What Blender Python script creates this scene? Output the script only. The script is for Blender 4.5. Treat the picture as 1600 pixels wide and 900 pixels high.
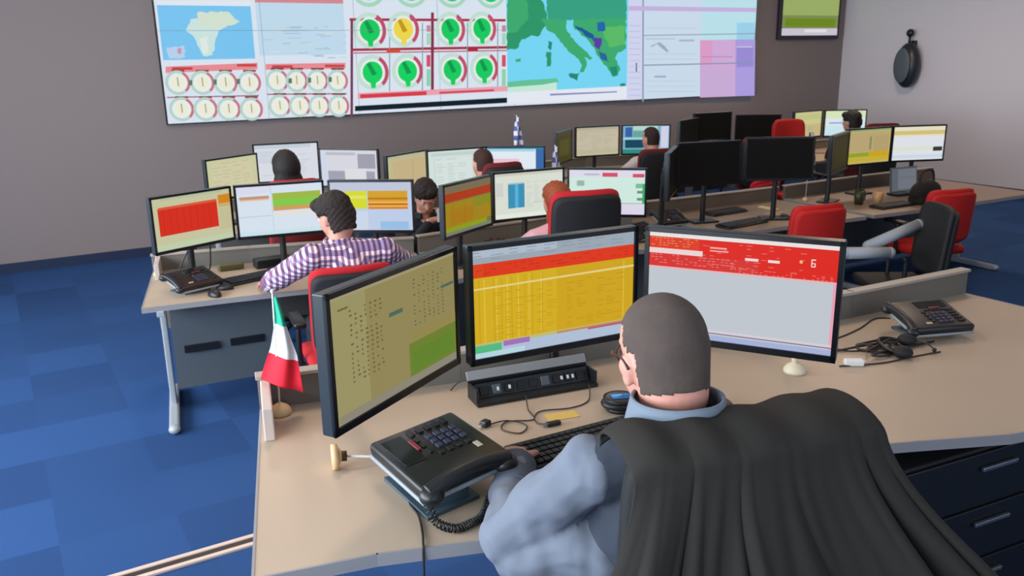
import bpy, bmesh, math, random
from mathutils import Vector, Matrix, Euler
random.seed(7)
R = math.radians
for o in list(bpy.data.objects): bpy.data.objects.remove(o)
SC = bpy.context.scene
COL = SC.collection

# ------------------------------------------------------------------ camera, world, light, exposure
PITCH, ROLL, YAW, CAMH, FOC = R(15.40), R(-0.90), R(30.86), 2.111, 1346.2
fw = Vector((math.sin(YAW)*math.cos(PITCH), math.cos(YAW)*math.cos(PITCH), -math.sin(PITCH)))
r0 = Vector((math.cos(YAW), -math.sin(YAW), 0)); u0 = r0.cross(fw)
RT = math.cos(ROLL)*r0 + math.sin(ROLL)*u0; UP = -math.sin(ROLL)*r0 + math.cos(ROLL)*u0
cd = bpy.data.cameras.new('camera'); cam = bpy.data.objects.new('camera', cd); COL.objects.link(cam)
cam.matrix_world = Matrix(((RT.x, UP.x, -fw.x, 0), (RT.y, UP.y, -fw.y, 0), (RT.z, UP.z, -fw.z, CAMH), (0, 0, 0, 1)))
cd.sensor_width = 36; cd.lens = FOC/1600*36; cd.clip_start = .05; cd.clip_end = 100
cd.dof.use_dof = True; cd.dof.focus_distance = 2.1; cd.dof.aperture_fstop = 9
SC.camera = cam
SC.view_settings.view_transform = 'Standard'; SC.view_settings.look = 'None'
SC.view_settings.gamma = 1; SC.view_settings.use_curve_mapping = False
SC.view_settings.exposure = 0.0
W = bpy.data.worlds.new('daylight'); SC.world = W; W.use_nodes = True
W.node_tree.nodes['Background'].inputs[0].default_value = (.62, .76, 1, 1)
W.node_tree.nodes['Background'].inputs[1].default_value = 1.0
def area(name, loc, rot, sx, sy, power, col):
    l = bpy.data.lights.new(name, 'AREA'); l.shape = 'RECTANGLE'; l.size = sx; l.size_y = sy; l.energy = power; l.color = col
    o = bpy.data.objects.new(name, l); COL.objects.link(o); o.location = loc; o.rotation_euler = rot
    return o
# daylight through the long window in the left wall and the one behind the camera
area('daylight_left', (-3.05, 3.6, 2.1), (R(90), 0, R(-90)), 8.4, 1.9, 820, (.84, .92, 1))
area('daylight_rear', (2.2, -2.15, 2.1), (R(90), 0, 0), 5.6, 1.9, 60, (.86, .92, 1))
CEIL = 3.7
LAMPS = [(1.2, 3.6), (4.6, 3.2), (8.2, 3.2), (1.6, 7.2), (5.2, 7.0), (9.2, 7.0)]
for i, (x, y) in enumerate(LAMPS):
    area('ceiling_panel_light', (x, y, CEIL-.09), (0, 0, 0), .58, .58, 30 if x < 4 else (60 if x > 9 else 26 if y < 4 else 14), (1, .72, .52))

# ------------------------------------------------------------------ colours and materials
def s2l(c):
    return c/12.92 if c <= .04045 else ((c+.055)/1.055)**2.4
def H(h):
    h = h.lstrip('#'); return tuple(s2l(int(h[i:i+2], 16)/255) for i in (0, 2, 4))
MATS = {}
def mat(name, col, rough=.6, metal=0, bump=0, bscale=200, var=0, vscale=6, spec=.5):
    if name in MATS: return MATS[name]
    m = bpy.data.materials.new(name); m.use_nodes = True; nt = m.node_tree; b = nt.nodes['Principled BSDF']
    c = H(col) if isinstance(col, str) else col
    b.inputs['Base Color'].default_value = (*c, 1); b.inputs['Roughness'].default_value = rough
    b.inputs['Metallic'].default_value = metal; b.inputs['Specular IOR Level'].default_value = spec
    tc = nt.nodes.new('ShaderNodeTexCoord')
    if var:
        n = nt.nodes.new('ShaderNodeTexNoise'); n.inputs['Scale'].default_value = vscale; n.inputs['Detail'].default_value = 5
        nt.links.new(tc.outputs['Object'], n.inputs['Vector'])
        mx = nt.nodes.new('ShaderNodeMixRGB'); mx.inputs[1].default_value = (*[x*(1-var) for x in c], 1)
        mx.inputs[2].default_value = (*[min(1, x*(1+var)) for x in c], 1)
        nt.links.new(n.outputs['Fac'], mx.inputs[0]); nt.links.new(mx.outputs[0], b.inputs['Base Color'])
    if bump:
        n2 = nt.nodes.new('ShaderNodeTexNoise'); n2.inputs['Scale'].default_value = bscale; n2.inputs['Detail'].default_value = 4
        nt.links.new(tc.outputs['Object'], n2.inputs['Vector'])
        bp = nt.nodes.new('ShaderNodeBump'); bp.inputs['Strength'].default_value = bump; bp.inputs['Distance'].default_value = .004
        nt.links.new(n2.outputs['Fac'], bp.inputs['Height']); nt.links.new(bp.outputs['Normal'], b.inputs['Normal'])
    MATS[name] = m; return m
def mat_emit():
    m = bpy.data.materials.new('screen_picture'); m.use_nodes = True; nt = m.node_tree; b = nt.nodes['Principled BSDF']
    b.inputs['Base Color'].default_value = (.004, .004, .004, 1); b.inputs['Roughness'].default_value = .5; b.inputs['Specular IOR Level'].default_value = .06
    a = nt.nodes.new('ShaderNodeVertexColor'); a.layer_name = 'Col'
    nt.links.new(a.outputs['Color'], b.inputs['Emission Color']); b.inputs['Emission Strength'].default_value = .93
    return m
M_SCREEN = mat_emit()
def mat_carpet():
    m = bpy.data.materials.new('blue_carpet_tiles'); m.use_nodes = True; nt = m.node_tree; N = nt.nodes; L = nt.links; b = N['Principled BSDF']
    b.inputs['Roughness'].default_value = .95; b.inputs['Specular IOR Level'].default_value = .15
    tc = N.new('ShaderNodeTexCoord'); mp = N.new('ShaderNodeMapping'); mp.inputs['Scale'].default_value = (2, 2, 2); L.new(tc.outputs['Object'], mp.inputs[0])
    fl = N.new('ShaderNodeVectorMath'); fl.operation = 'FLOOR'; L.new(mp.outputs[0], fl.inputs[0])
    wn = N.new('ShaderNodeTexWhiteNoise'); wn.noise_dimensions = '2D'; L.new(fl.outputs[0], wn.inputs['Vector'])
    mx = N.new('ShaderNodeMixRGB'); mx.inputs[1].default_value = (*H('#2b4b7c'), 1); mx.inputs[2].default_value = (*H('#33588f'), 1)
    L.new(wn.outputs['Value'], mx.inputs[0])
    n = N.new('ShaderNodeTexNoise'); n.inputs['Scale'].default_value = 260; L.new(tc.outputs['Object'], n.inputs['Vector'])
    m2 = N.new('ShaderNodeMixRGB'); m2.blend_type = 'MULTIPLY'; m2.inputs[0].default_value = .35; L.new(mx.outputs[0], m2.inputs[1]); L.new(n.outputs['Fac'], m2.inputs[2])
    L.new(m2.outputs[0], b.inputs['Base Color'])
    bp = N.new('ShaderNodeBump'); bp.inputs['Strength'].default_value = .3; bp.inputs['Distance'].default_value = .004; L.new(n.outputs['Fac'], bp.inputs['Height']); L.new(bp.outputs['Normal'], b.inputs['Normal'])
    return m
def mat_plaid():
    m = bpy.data.materials.new('checked_shirt_cloth'); m.use_nodes = True; nt = m.node_tree; N = nt.nodes; L = nt.links; b = N['Principled BSDF']
    b.inputs['Roughness'].default_value = .9
    tc = N.new('ShaderNodeTexCoord'); sp = N.new('ShaderNodeSeparateXYZ'); L.new(tc.outputs['Object'], sp.inputs[0])
    def stripe(src, per, w):
        a = N.new('ShaderNodeMath'); a.operation = 'DIVIDE'; L.new(src, a.inputs[0]); a.inputs[1].default_value = per
        f = N.new('ShaderNodeMath'); f.operation = 'FRACT'; L.new(a.outputs[0], f.inputs[0])
        g = N.new('ShaderNodeMath'); g.operation = 'LESS_THAN'; L.new(f.outputs[0], g.inputs[0]); g.inputs[1].default_value = w
        return g.outputs[0]
    ad = N.new('ShaderNodeMath'); ad.operation = 'SUBTRACT'; L.new(sp.outputs['Z'], ad.inputs[0]); L.new(sp.outputs['Y'], ad.inputs[1])
    v = stripe(sp.outputs['X'], .031, .5); h = stripe(ad.outputs[0], .040, .5)
    m1 = N.new('ShaderNodeMixRGB'); m1.inputs[1].default_value = (*H('#ecdfe8'), 1); m1.inputs[2].default_value = (*H('#946a82'), 1); L.new(v, m1.inputs[0])
    m2 = N.new('ShaderNodeMixRGB'); m2.blend_type = 'MULTIPLY'; m2.inputs[2].default_value = (*H('#9f97bd'), 1); L.new(h, m2.inputs[0]); L.new(m1.outputs[0], m2.inputs[1])
    L.new(m2.outputs[0], b.inputs['Base Color']); return m
def mat_glass():
    m = bpy.data.materials.new('window_glass'); m.use_nodes = True; nt = m.node_tree; N = nt.nodes; L = nt.links
    t = N.new('ShaderNodeBsdfTransparent'); g = N.new('ShaderNodeBsdfGlossy'); g.inputs['Roughness'].default_value = .02
    x = N.new('ShaderNodeMixShader'); x.inputs[0].default_value = .08; L.new(t.outputs[0], x.inputs[1]); L.new(g.outputs[0], x.inputs[2]); L.new(x.outputs[0], N['Material Output'].inputs[0]); return m
M_BLK = mat('black_plastic', '#15181b', .4)
M_BODY = mat('slate_monitor_plastic', '#242d35', .35)
M_BEZ = mat('dark_bezel_plastic', '#0b0f14', .3)
M_DESK = mat('greige_desk_laminate', '#b5a18b', .42, var=.05, vscale=3)
M_DESKE = mat('grey_desk_edge', '#8f8f92', .5)
M_PANEL = mat('slate_grey_panel', '#535c63', .55)
M_UPST = mat('taupe_grey_upstand', '#6f6b64', .6)
M_LIGHTG = mat('light_grey_metal', '#a3aab0', .4, metal=.1)
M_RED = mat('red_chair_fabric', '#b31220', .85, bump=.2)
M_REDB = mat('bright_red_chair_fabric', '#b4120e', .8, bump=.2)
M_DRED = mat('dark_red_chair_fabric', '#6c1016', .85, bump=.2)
M_MESH = mat('black_chair_shell', '#121316', .7, bump=.3, bscale=400)
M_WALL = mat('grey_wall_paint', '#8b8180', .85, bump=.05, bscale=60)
M_WALLP = mat('lit_wall_paint', '#dcd8de', .85, bump=.05, bscale=60)  # side wall colour made paler for the window light it catches
M_CEILM = mat('white_ceiling_paint', '#c8c6c2', .9)
M_BASEB = mat('dark_blue_skirting', '#1b2a4a', .6)
M_SKIN = mat('skin', '#c58f7c', .55, var=.06, vscale=12)
M_WOOD = mat('pale_turned_wood', '#d3b184', .5, var=.12, vscale=40)
M_WHITE = mat('white_plastic', '#e4e4e2', .4)
M_CABLE = mat('dark_cable_rubber', '#2a211f', .5)
M_CHROME = mat('brushed_steel', '#a8acb0', .3, metal=.9)

# ------------------------------------------------------------------ mesh helpers
def V(*a): return Vector(a)
def link(name, me, m=None, parent=None):
    o = bpy.data.objects.new(name, me); COL.objects.link(o)
    if m is not None:
        for k in (m if isinstance(m, (list, tuple)) else [m]): me.materials.append(k)
    if parent is not None: o.parent = parent
    return o
def obj(name, bm, m, parent=None, smooth=False, loc=None):
    bmesh.ops.recalc_face_normals(bm, faces=bm.faces)
    me = bpy.data.meshes.new(name); bm.to_mesh(me); bm.free()
    if smooth:
        for p in me.polygons: p.use_smooth = True
    o = link(name, me, m, parent)
    if loc is not None: o.location = loc
    return o
def B(): return bmesh.new()
def box(bm, c, s, rot=None, bev=0, seg=2):
    t = bmesh.new(); bmesh.ops.create_cube(t, size=1); bmesh.ops.scale(t, vec=s, verts=t.verts)
    if bev: bmesh.ops.bevel(t, geom=t.edges[:], offset=bev, segments=seg, affect='EDGES', profile=.5)
    if rot is not None: bmesh.ops.rotate(t, cent=(0, 0, 0), matrix=(Euler(rot).to_matrix() if not isinstance(rot, Matrix) else rot), verts=t.verts)
    bmesh.ops.translate(t, vec=c, verts=t.verts); merge(bm, t)
def merge(bm, t):
    me = bpy.data.meshes.new('t'); t.to_mesh(me); t.free(); bm.from_mesh(me); bpy.data.meshes.remove(me)
def cone(bm, p0, p1, ra, rb=None, seg=16, ends=True):
    p0, p1 = Vector(p0), Vector(p1); rb = ra if rb is None else rb; d = p1-p0
    t = bmesh.new(); bmesh.ops.create_cone(t, cap_ends=ends, segments=seg, radius1=ra, radius2=rb, depth=d.length)
    q = d.to_track_quat('Z', 'Y').to_matrix(); bmesh.ops.rotate(t, cent=(0, 0, 0), matrix=q, verts=t.verts)
    bmesh.ops.translate(t, vec=(p0+p1)/2, verts=t.verts); merge(bm, t)
def ell(bm, c, r, rot=None, seg=20):
    t = bmesh.new(); bmesh.ops.create_uvsphere(t, u_segments=seg, v_segments=max(8, seg*2//3), radius=1)
    bmesh.ops.scale(t, vec=(r if hasattr(r, '__len__') else (r, r, r)), verts=t.verts)
    if rot is not None: bmesh.ops.rotate(t, cent=(0, 0, 0), matrix=(rot if isinstance(rot, Matrix) else Euler(rot).to_matrix()), verts=t.verts)
    bmesh.ops.translate(t, vec=c, verts=t.verts); merge(bm, t)
def caps(bm, p0, p1, ra, rb, seg=16):
    cone(bm, p0, p1, ra, rb, seg); ell(bm, p0, ra, seg=seg); ell(bm, p1, rb, seg=seg)
def smoothpath(pts, n=8):
    P = [Vector(p) for p in pts]; out = []
    for i in range(len(P)-1):
        a = P[max(i-1, 0)]; b = P[i]; c = P[i+1]; d = P[min(i+2, len(P)-1)]
        for k in range(n):
            t = k/n; out.append(.5*((2*b)+(c-a)*t+(2*a-5*b+4*c-d)*t*t+(3*b-a-3*c+d)*t**3))
    out.append(P[-1]); return out
def tube(bm, pts, r, seg=8, rfun=None):
    pts = [Vector(p) for p in pts]; rings = []; prev = None
    for i, p in enumerate(pts):
        d = (pts[min(i+1, len(pts)-1)]-pts[max(i-1, 0)]).normalized()
        if prev is None: n = d.orthogonal().normalized()
        else:
            n = prev-d*prev.dot(d); n = n.normalized() if n.length > 1e-6 else d.orthogonal().normalized()
        prev = n; bn = d.cross(n); rr = rfun(i/(len(pts)-1)) if rfun else r
        rings.append([bm.verts.new(p+(n*math.cos(2*math.pi*k/seg)+bn*math.sin(2*math.pi*k/seg))*rr) for k in range(seg)])
    for a, b in zip(rings, rings[1:]):
        for k in range(seg): bm.faces.new((a[k], a[(k+1) % seg], b[(k+1) % seg], b[k]))
    bm.faces.new(rings[0][::-1]); bm.faces.new(rings[-1])
def lathe(bm, prof, c=(0, 0, 0), seg=28):
    rings = []
    for r, z in prof:
        rings.append([bm.verts.new((c[0]+r*math.cos(2*math.pi*k/seg), c[1]+r*math.sin(2*math.pi*k/seg), c[2]+z)) for k in range(seg)])
    for a, b in zip(rings, rings[1:]):
        for k in range(seg): bm.faces.new((a[k], a[(k+1) % seg], b[(k+1) % seg], b[k]))
    bm.faces.new(rings[0][::-1]); bm.faces.new(rings[-1])
def prism(bm, poly, z0, z1):
    a = [bm.verts.new((x, y, z0)) for x, y in poly]; b = [bm.verts.new((x, y, z1)) for x, y in poly]; n = len(poly)
    bm.faces.new(a[::-1]); bm.faces.new(b)
    for i in range(n): bm.faces.new((a[i], a[(i+1) % n], b[(i+1) % n], b[i]))
def grid(bm, nu, nv, f):
    vs = [[bm.verts.new(f(i/nu, j/nv)) for i in range(nu+1)] for j in range(nv+1)]
    for j in range(nv):
        for i in range(nu): bm.faces.new((vs[j][i], vs[j][i+1], vs[j+1][i+1], vs[j+1][i]))
    return vs
def baked(bm, mods):
    """turn a bmesh into a mesh with modifiers applied"""
    me = bpy.data.meshes.new('t'); bm.to_mesh(me); bm.free(); o = bpy.data.objects.new('t', me); COL.objects.link(o)
    for ty, kw in mods:
        md = o.modifiers.new('m', ty)
        for k, v in kw.items(): setattr(md, k, v)
    dg = bpy.context.evaluated_depsgraph_get(); dg.update()
    out = bpy.data.meshes.new_from_object(o.evaluated_get(dg)); bpy.data.objects.remove(o); bpy.data.meshes.remove(me)
    return out
def blob(name, bm, m, parent, voxel=.008, it=6, fac=.5):
    me = baked(bm, [('REMESH', dict(mode='VOXEL', voxel_size=voxel)), ('SMOOTH', dict(factor=fac, iterations=it))])
    me.name = name
    for p in me.polygons: p.use_smooth = True
    return link(name, me, m, parent)
def thing(name, label, cat, loc=(0, 0, 0), rz=0, group=None):
    o = bpy.data.objects.new(name, None); COL.objects.link(o); o.location = loc; o.rotation_euler = (0, 0, rz); o.empty_display_size = .05
    return tag(o, label, cat, group)
def tag(o, label, cat, group=None):
    o['label'] = label; o['category'] = cat
    if group: o['group'] = group
    return o
def struct(name, bm, m, loc=None):
    o = obj(name, bm, m, None, loc=loc); o['kind'] = 'structure'; return o
def copy_tree(o, parent=None):
    c = o.copy(); COL.objects.link(c)
    if parent is not None: c.parent = parent
    for ch in list(o.children): copy_tree(ch, c)
    return c

# ------------------------------------------------------------------ painted screens (flat coloured shapes lying on a display)
class Paint:
    """u to the right, v down, both 0..1; later shapes lie a hair in front of earlier ones"""
    def __init__(s): s.items = []
    def quad(s, pts, c): s.items.append((pts, H(c) if isinstance(c, str) else c)); return s
    def r(s, u0, v0, u1, v1, c): return s.quad([(u0, v0), (u1, v0), (u1, v1), (u0, v1)], c)
    def disc(s, u, v, ru, rv, c, n=20, a0=0, a1=360, inner=0):
        st = [R(a0+(a1-a0)*k/n) for k in range(n+1)]
        out = [(u+ru*math.cos(t), v+rv*math.sin(t)) for t in st]
        if inner:
            for k in range(n):
                t0, t1 = st[k], st[k+1]
                s.quad([(u+ru*math.cos(t0), v+rv*math.sin(t0)), (u+ru*math.cos(t1), v+rv*math.sin(t1)),
                        (u+ru*inner*math.cos(t1), v+rv*inner*math.sin(t1)), (u+ru*inner*math.cos(t0), v+rv*inner*math.sin(t0))], c)
        else: s.quad(out[:-1] if a1-a0 >= 360 else out+[(u, v)], c)
        return s
    def dashes(s, u0, v0, u1, v1, rows, cols, c, dens=.7, h=.35, rnd=None):
        rnd = rnd or random.Random(int((u0+v0*7+u1*13)*1000))
        dv = (v1-v0)/rows; du = (u1-u0)/cols
        for j in range(rows):
            for i in range(cols):
                if rnd.random() < dens:
                    w = du*(.35+.6*rnd.random()); s.r(u0+i*du, v0+j*dv, u0+i*du+w, v0+j*dv+dv*h, c)
        return s
    def mesh(s, fn):
        """fn(u, v, layer) -> point"""
        me = bpy.data.meshes.new('screen'); vs = []; fs = []; cols = []
        for k, (pts, c) in enumerate(s.items):
            b = len(vs); lay = 0 if k == 0 else 1+(k % 60 if k > 60 else k)
            vs += [fn(u, v, k) for u, v in pts]; fs.append(list(range(b, b+len(pts)))); cols.append((len(pts), c))
        me.from_pydata(vs, [], fs); at = me.color_attributes.new('Col', 'FLOAT_COLOR', 'CORNER'); i = 0
        for n, c in cols:
            for _ in range(n): at.data[i].color = (*c, 1); i += 1
        return me

# ------------------------------------------------------------------ the room
ROOM = dict(x0=-2.6, x1=12.47, y0=-1.8, y1=9.96)
X0, X1, Y0, Y1 = ROOM['x0'], ROOM['x1'], ROOM['y0'], ROOM['y1']
M_CARPET = mat_carpet(); M_GLASS = mat_glass(); M_PLAID = mat_plaid()
b = B(); box(b, ((X0+X1)/2, (Y0+Y1)/2, -.05), (X1-X0+.4, Y1-Y0+.4, .1)); struct('floor', b, M_CARPET)
b = B(); box(b, ((X0+X1)/2, (Y0+3.09)/2, .15), (X1-X0, 3.09-Y0, .3)); struct('trim_1', b, M_CARPET)          # raised platform of the front row
b = B()
for y in (3.028, 3.085): box(b, ((X0+X1)/2, y, .304), (X1-X0, .022, .012), bev=.003)
struct('trim_2', b, mat('pale_step_nosing', '#c9b3a6', .4))
b = B(); box(b, ((X0+X1)/2, 3.0565, .302), (X1-X0, .033, .006)); struct('trim_3', b, M_CABLE)
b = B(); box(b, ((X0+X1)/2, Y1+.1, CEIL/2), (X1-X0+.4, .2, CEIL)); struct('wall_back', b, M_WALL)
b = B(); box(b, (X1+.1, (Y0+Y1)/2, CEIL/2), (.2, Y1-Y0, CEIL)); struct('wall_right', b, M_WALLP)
b = B(); box(b, ((X0+X1)/2, (Y0+Y1)/2, CEIL+.05), (X1-X0+.4, Y1-Y0+.4, .1)); struct('ceiling', b, M_CEILM)
def wall_with_opening(name, axis, pos, a0, a1, w0, w1, z0, z1, m):
    b = B()
    def seg(p, q, za, zb):
        c = (p+q)/2; s = q-p
        if axis == 'x': box(b, (pos, c, (za+zb)/2), (.2, s, zb-za))
        else: box(b, (c, pos, (za+zb)/2), (s, .2, zb-za))
    seg(a0, w0, 0, CEIL); seg(w1, a1, 0, CEIL); seg(w0, w1, 0, z0); seg(w0, w1, z1, CEIL); struct(name, b, m)
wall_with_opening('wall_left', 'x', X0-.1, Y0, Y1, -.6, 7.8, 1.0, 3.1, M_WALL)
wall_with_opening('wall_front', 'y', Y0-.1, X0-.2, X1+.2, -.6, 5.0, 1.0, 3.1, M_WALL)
M_FRAME = mat('grey_window_frame', '#8d9195', .5)
for n, (axis, pos, w0, w1) in enumerate((('x', X0-.1, -.6, 7.8), ('y', Y0-.1, -.6, 5.0))):
    b = B(); g = B(); k = int((w1-w0)/1.4)
    def piece(bm, c, s, za, zb, t):
        if axis == 'x': box(bm, (pos, c, (za+zb)/2), (t, s, zb-za))
        else: box(bm, (c, pos, (za+zb)/2), (s, t, zb-za))
    for i in range(k+1): piece(b, w0+.03+(w1-w0-.06)*i/k, .06, 1.0, 3.1, .08)
    piece(b, (w0+w1)/2, w1-w0, 1.0, 1.06, .08); piece(b, (w0+w1)/2, w1-w0, 3.04, 3.1, .08); piece(g, (w0+w1)/2, w1-w0-.04, 1.03, 3.07, .008)
    fr = struct('window_%d' % (n+1), b, M_FRAME); obj('pane', g, M_GLASS, fr)
b = B(); box(b, ((X0+X1)/2, Y1-.01, .05), (X1-X0, .02, .1)); struct('baseboard_back', b, M_BASEB)
b = B(); box(b, (X1-.01, (Y0+Y1)/2+1.6, .05), (.02, 8.2, .1)); struct('baseboard_right', b, M_BASEB)
for i, (x, y) in enumerate(LAMPS):
    t = thing('ceiling_light', 'square ceiling light panel in a white frame', 'ceiling light', (x, y, CEIL), 0, 'square light panels in the ceiling')
    b = B()
    for sx, sy, w, d in ((0, .31, .66, .04), (0, -.31, .66, .04), (.31, 0, .04, .58), (-.31, 0, .04, .58)): box(b, (sx, sy, -.02), (w, d, .04))
    obj('frame', b, M_WHITE, t)
    if 'LD' not in globals():
        LD = bpy.data.materials.new('lit_diffuser'); LD.use_nodes = True; LD.node_tree.nodes['Principled BSDF'].inputs['Emission Color'].default_value = (1, .9, .78, 1); LD.node_tree.nodes['Principled BSDF'].inputs['Emission Strength'].default_value = 1.5
    b = B(); box(b, (0, 0, -.012), (.58, .58, .02)); obj('diffuser', b, LD, t)

# ------------------------------------------------------------------ the video wall
VX0, VX1, VZ0, VZ1 = 1.67, 10.28, 1.412, 3.32
VW, VH = VX1-VX0, VZ1-VZ0
def wp(px, py):
    """where the sight line through a photo point meets the video wall, as u, v on it"""
    d = fw+RT*((px-800)/FOC)-UP*((py-450)/FOC); t = 9.96/d.y
    return ((d.x*t-VX0)/VW, 1-(CAMH+d.z*t-VZ0)/VH)
P = Paint()
def wr(x0, y0, x1, y1, c, y0b=None, y1b=None):
    """band from (x0,y0..y1) to (x1,y0b..y1b) in the photo"""
    y0b = y0 if y0b is None else y0b; y1b = y1 if y1b is None else y1b
    P.quad([wp(x0, y0), wp(x1, y0b), wp(x1, y1b), wp(x0, y1)], c)
def wpoly(pts, c): P.quad([wp(*p) for p in pts], c)
def coast(pts, c, am=1.5):
    rn_ = random.Random(len(pts)*7+int(pts[0][0])); out = []
    for a_, b_ in zip(pts, pts[1:]+pts[:1]):
        n_ = max(1, int(math.hypot(b_[0]-a_[0], b_[1]-a_[1])/4))
        for k_ in range(n_):
            q_ = k_/n_; w_ = am if k_ else am*.3; out.append((a_[0]+(b_[0]-a_[0])*q_+rn_.uniform(-w_, w_), a_[1]+(b_[1]-a_[1])*q_+rn_.uniform(-w_, w_)))
    wpoly(out, c)
def uz(u0, z0, u1, z1, c): P.r(u0, 1-(z1-VZ0)/VH, u1, 1-(z0-VZ0)/VH, c)
P.r(0, 0, 1, 1, '#dfe9f6')
UA, UB, UC, UD, UE, UF, UG = wp(400, 90)[0], wp(543, 90)[0], wp(785, 90)[0], wp(972, 90)[0], wp(996, 90)[0], wp(1085, 90)[0], wp(1140, 90)[0]
# maps, top left
uz(.003, 2.07, UA-.003, VZ1, '#7cc9f6'); uz(UA+.003, 2.10, UB-.004, VZ1, '#c4dff2')
rn = random.Random(3)
coast([(296, 30), (345, 26), (352, 40), (338, 52), (334, 66), (330, 86), (316, 88), (306, 70), (300, 56), (288, 48)], '#cfe9e4')
coast([(306, 20), (352, 18), (372, 34), (346, 44), (312, 40)], '#d9e7d6')
coast([(310, 60), (322, 56), (324, 82), (315, 84)], '#e4efe9'); coast([(258, 74), (286, 72), (288, 90), (262, 92)], '#bcd6f2')
coast([(276, 76), (282, 75), (282, 84), (277, 84)], '#c99ab8')
for _ in range(40):
    x, y = rn.uniform(408, 536), rn.uniform(40, 90); w = rn.uniform(6, 26); wr(x, y, min(x+w, 538), y+1.6, rn.choice(['#b4d0e2', '#d4e6f0', '#cfdcd8', '#adc6dd']))
uz(.003, 2.62, UA-.003, 2.70, '#e6edf6'); uz(.003, 2.70, UA-.003, VZ1, '#a9d9f2'); uz(UA+.003, 2.66, UB-.004, 2.74, '#d98c94')
# small gauges, bottom left
def gauge(px, py, r, core, ring='#cfe0d8', arc='#c8606c', rad=.16, core_r=.55):
    u, v = wp(px, py); ru, rv = rad/VW, rad/VH
    P.disc(u, v, ru, rv, ring, inner=.78); P.disc(u, v, ru, rv, arc, a0=-60, a1=50, n=8, inner=.78); P.disc(u, v, ru*.72, rv*.72, '#eef3ee')
    P.disc(u, v, ru*core_r, rv*core_r, core)
for i, (x0, x1, ys) in enumerate(((255, 402, 0), (410, 538, 0))):
    xs1 = ((276, 314, 350, 387), (430, 460, 492, 523))[i]; xs2 = ((282, 319, 355, 390), (434, 465, 495, 525))[i]
    wr(x0+2, (104, 100)[i], x1-2, (114, 109)[i], '#ee8f97', (98, 98)[i], (108, 107)[i]); wr(x0+12, (105, 102)[i], x0+44, (109, 106)[i], '#c9464a'); wr(x1-34, (100, 101)[i], x1-4, (104, 105)[i], '#cd4a48')
    wr(x0+4, (151, 146)[i], x1, (153, 148)[i], '#a9707f', (148, 145)[i], (150, 147)[i])
    for k in range(4):
        for (xx, yy) in ((xs1[k], (129, 126)[i]), (xs2[k], (170, 165)[i])):
            wr(xx-10, yy-20, xx+10, yy-17, '#8f4650'); gauge(xx, yy, 15, '#f4f0d8', '#b9d8cc', '#d07880', rad=.128, core_r=.5)
            u, v = wp(xx, yy); P.quad([(u-.0006, v-.03), (u+.0008, v-.03), (u+.001, v+.02), (u-.0004, v+.02)], '#8aa9a0')
    for (xx, yy) in ((xs1[0]+19, 129), (xs1[1]+19, 128), (xs1[2]+19, 127)): wr(xx-2, yy-4-(3 if i else 0), xx+3, yy+4-(3 if i else 0), '#5d7d72')
# large gauges
wr(543, 30, 547, 182, '#7b3a5a'); wr(543, 76, 786, 80, '#a8324a', 72, 76); wr(545, 82, 786, 84, '#c06a80', 78, 80)
for x in (603, 654): wr(x, 36, x+1.5, 142, '#7e9aa4')
wr(668, 20, 672.5, 146, '#8a2f4e')
for x in (724, 771): wr(x, 36, x+1.5, 137, '#7e9aa4')
wr(599, 77, 620, 82, '#d9502e'); wr(725, 74, 741, 80, '#b02a44')
uz(UB+.002, 2.47, UC, 2.50, '#a8324a'); 
for (gx, gy, c) in ((573, 48, '#16cf62'), (625, 46, '#f2dc4e'), (698, 46, '#16cf62'), (747, 45, '#16cf62'), (577, 113, '#16d665'), (631, 111, '#16d665'), (701, 109, '#16cf62'), (750, 107, '#16cf62')):
    gauge(gx, gy, 20, c, '#c6e4d6', '#c4506a', rad=.205, core_r=.62); u, v = wp(gx, gy)
    P.quad([(u-.006, v+.02), (u+.006, v+.02), (u+.003, v+.095), (u-.003, v+.095)], c); P.quad([(u-.008, v-.05), (u-.003, v-.06), (u+.006, v+.01), (u-.001, v+.02)], '#0f9c50' if c[1] == '1' else '#c99a1e')
for k in range(4):
    u = UB+.03+k*.063
    P.disc(u, .25, .026, .115, '#a9dcc0', inner=.8); P.disc(u, .25, .017, .075, '#16cf62')
for x in (660, 777):
    wr(x, 86, x+6, 104, '#d9506a'); wr(x, 108, x+6, 134, '#8fd8b4'); wr(x, 40, x+6, 50, '#c98aa0'); wr(x, 52, x+6, 70, '#a5dcc0')
wr(553, 145, 786, 154, '#f0a7b4', 134, 142); wr(557, 147, 660, 153, '#d9404c', 142, 148); wr(680, 143, 765, 146, '#cf4660', 139, 142)
wr(549, 165, 786, 173, '#10202c', 152, 160)
# map of the middle sea
uz(UC, 1.50, UD, VZ1, '#79dbfa')
G1, G2, G3 = '#2f9a6c', '#3fae72', '#2a8a7c'
coast([(786, -14), (830, -20), (846, 20), (848, 38), (838, 50), (833, 58), (822, 56), (808, 62), (800, 76), (785, 78)], G1)
coast([(786, -14), (815, -14), (818, 30), (800, 50), (785, 52)], G2)
coast([(838, 30), (876, 28), (877, 46), (890, 64), (904, 78), (918, 90), (914, 94), (905, 89), (909, 100), (905, 112), (898, 113), (902, 102), (896, 92), (880, 80), (868, 66), (858, 52), (848, 48)], G2)
coast([(880, 116), (898, 113), (894, 126), (884, 121)], G3); coast([(849, 64), (855, 66), (853, 79), (848, 75)], G3); coast([(846, 82), (854, 82), (853, 103), (846, 104)], G1)
coast([(798, 92), (806, 91), (806, 96), (799, 97)], G2)
coast([(886, 28), (970, 26), (970, 76), (957, 82), (953, 92), (961, 108), (957, 118), (950, 120), (942, 108), (932, 96), (922, 78), (912, 64), (898, 52), (888, 42)], G2)
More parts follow.
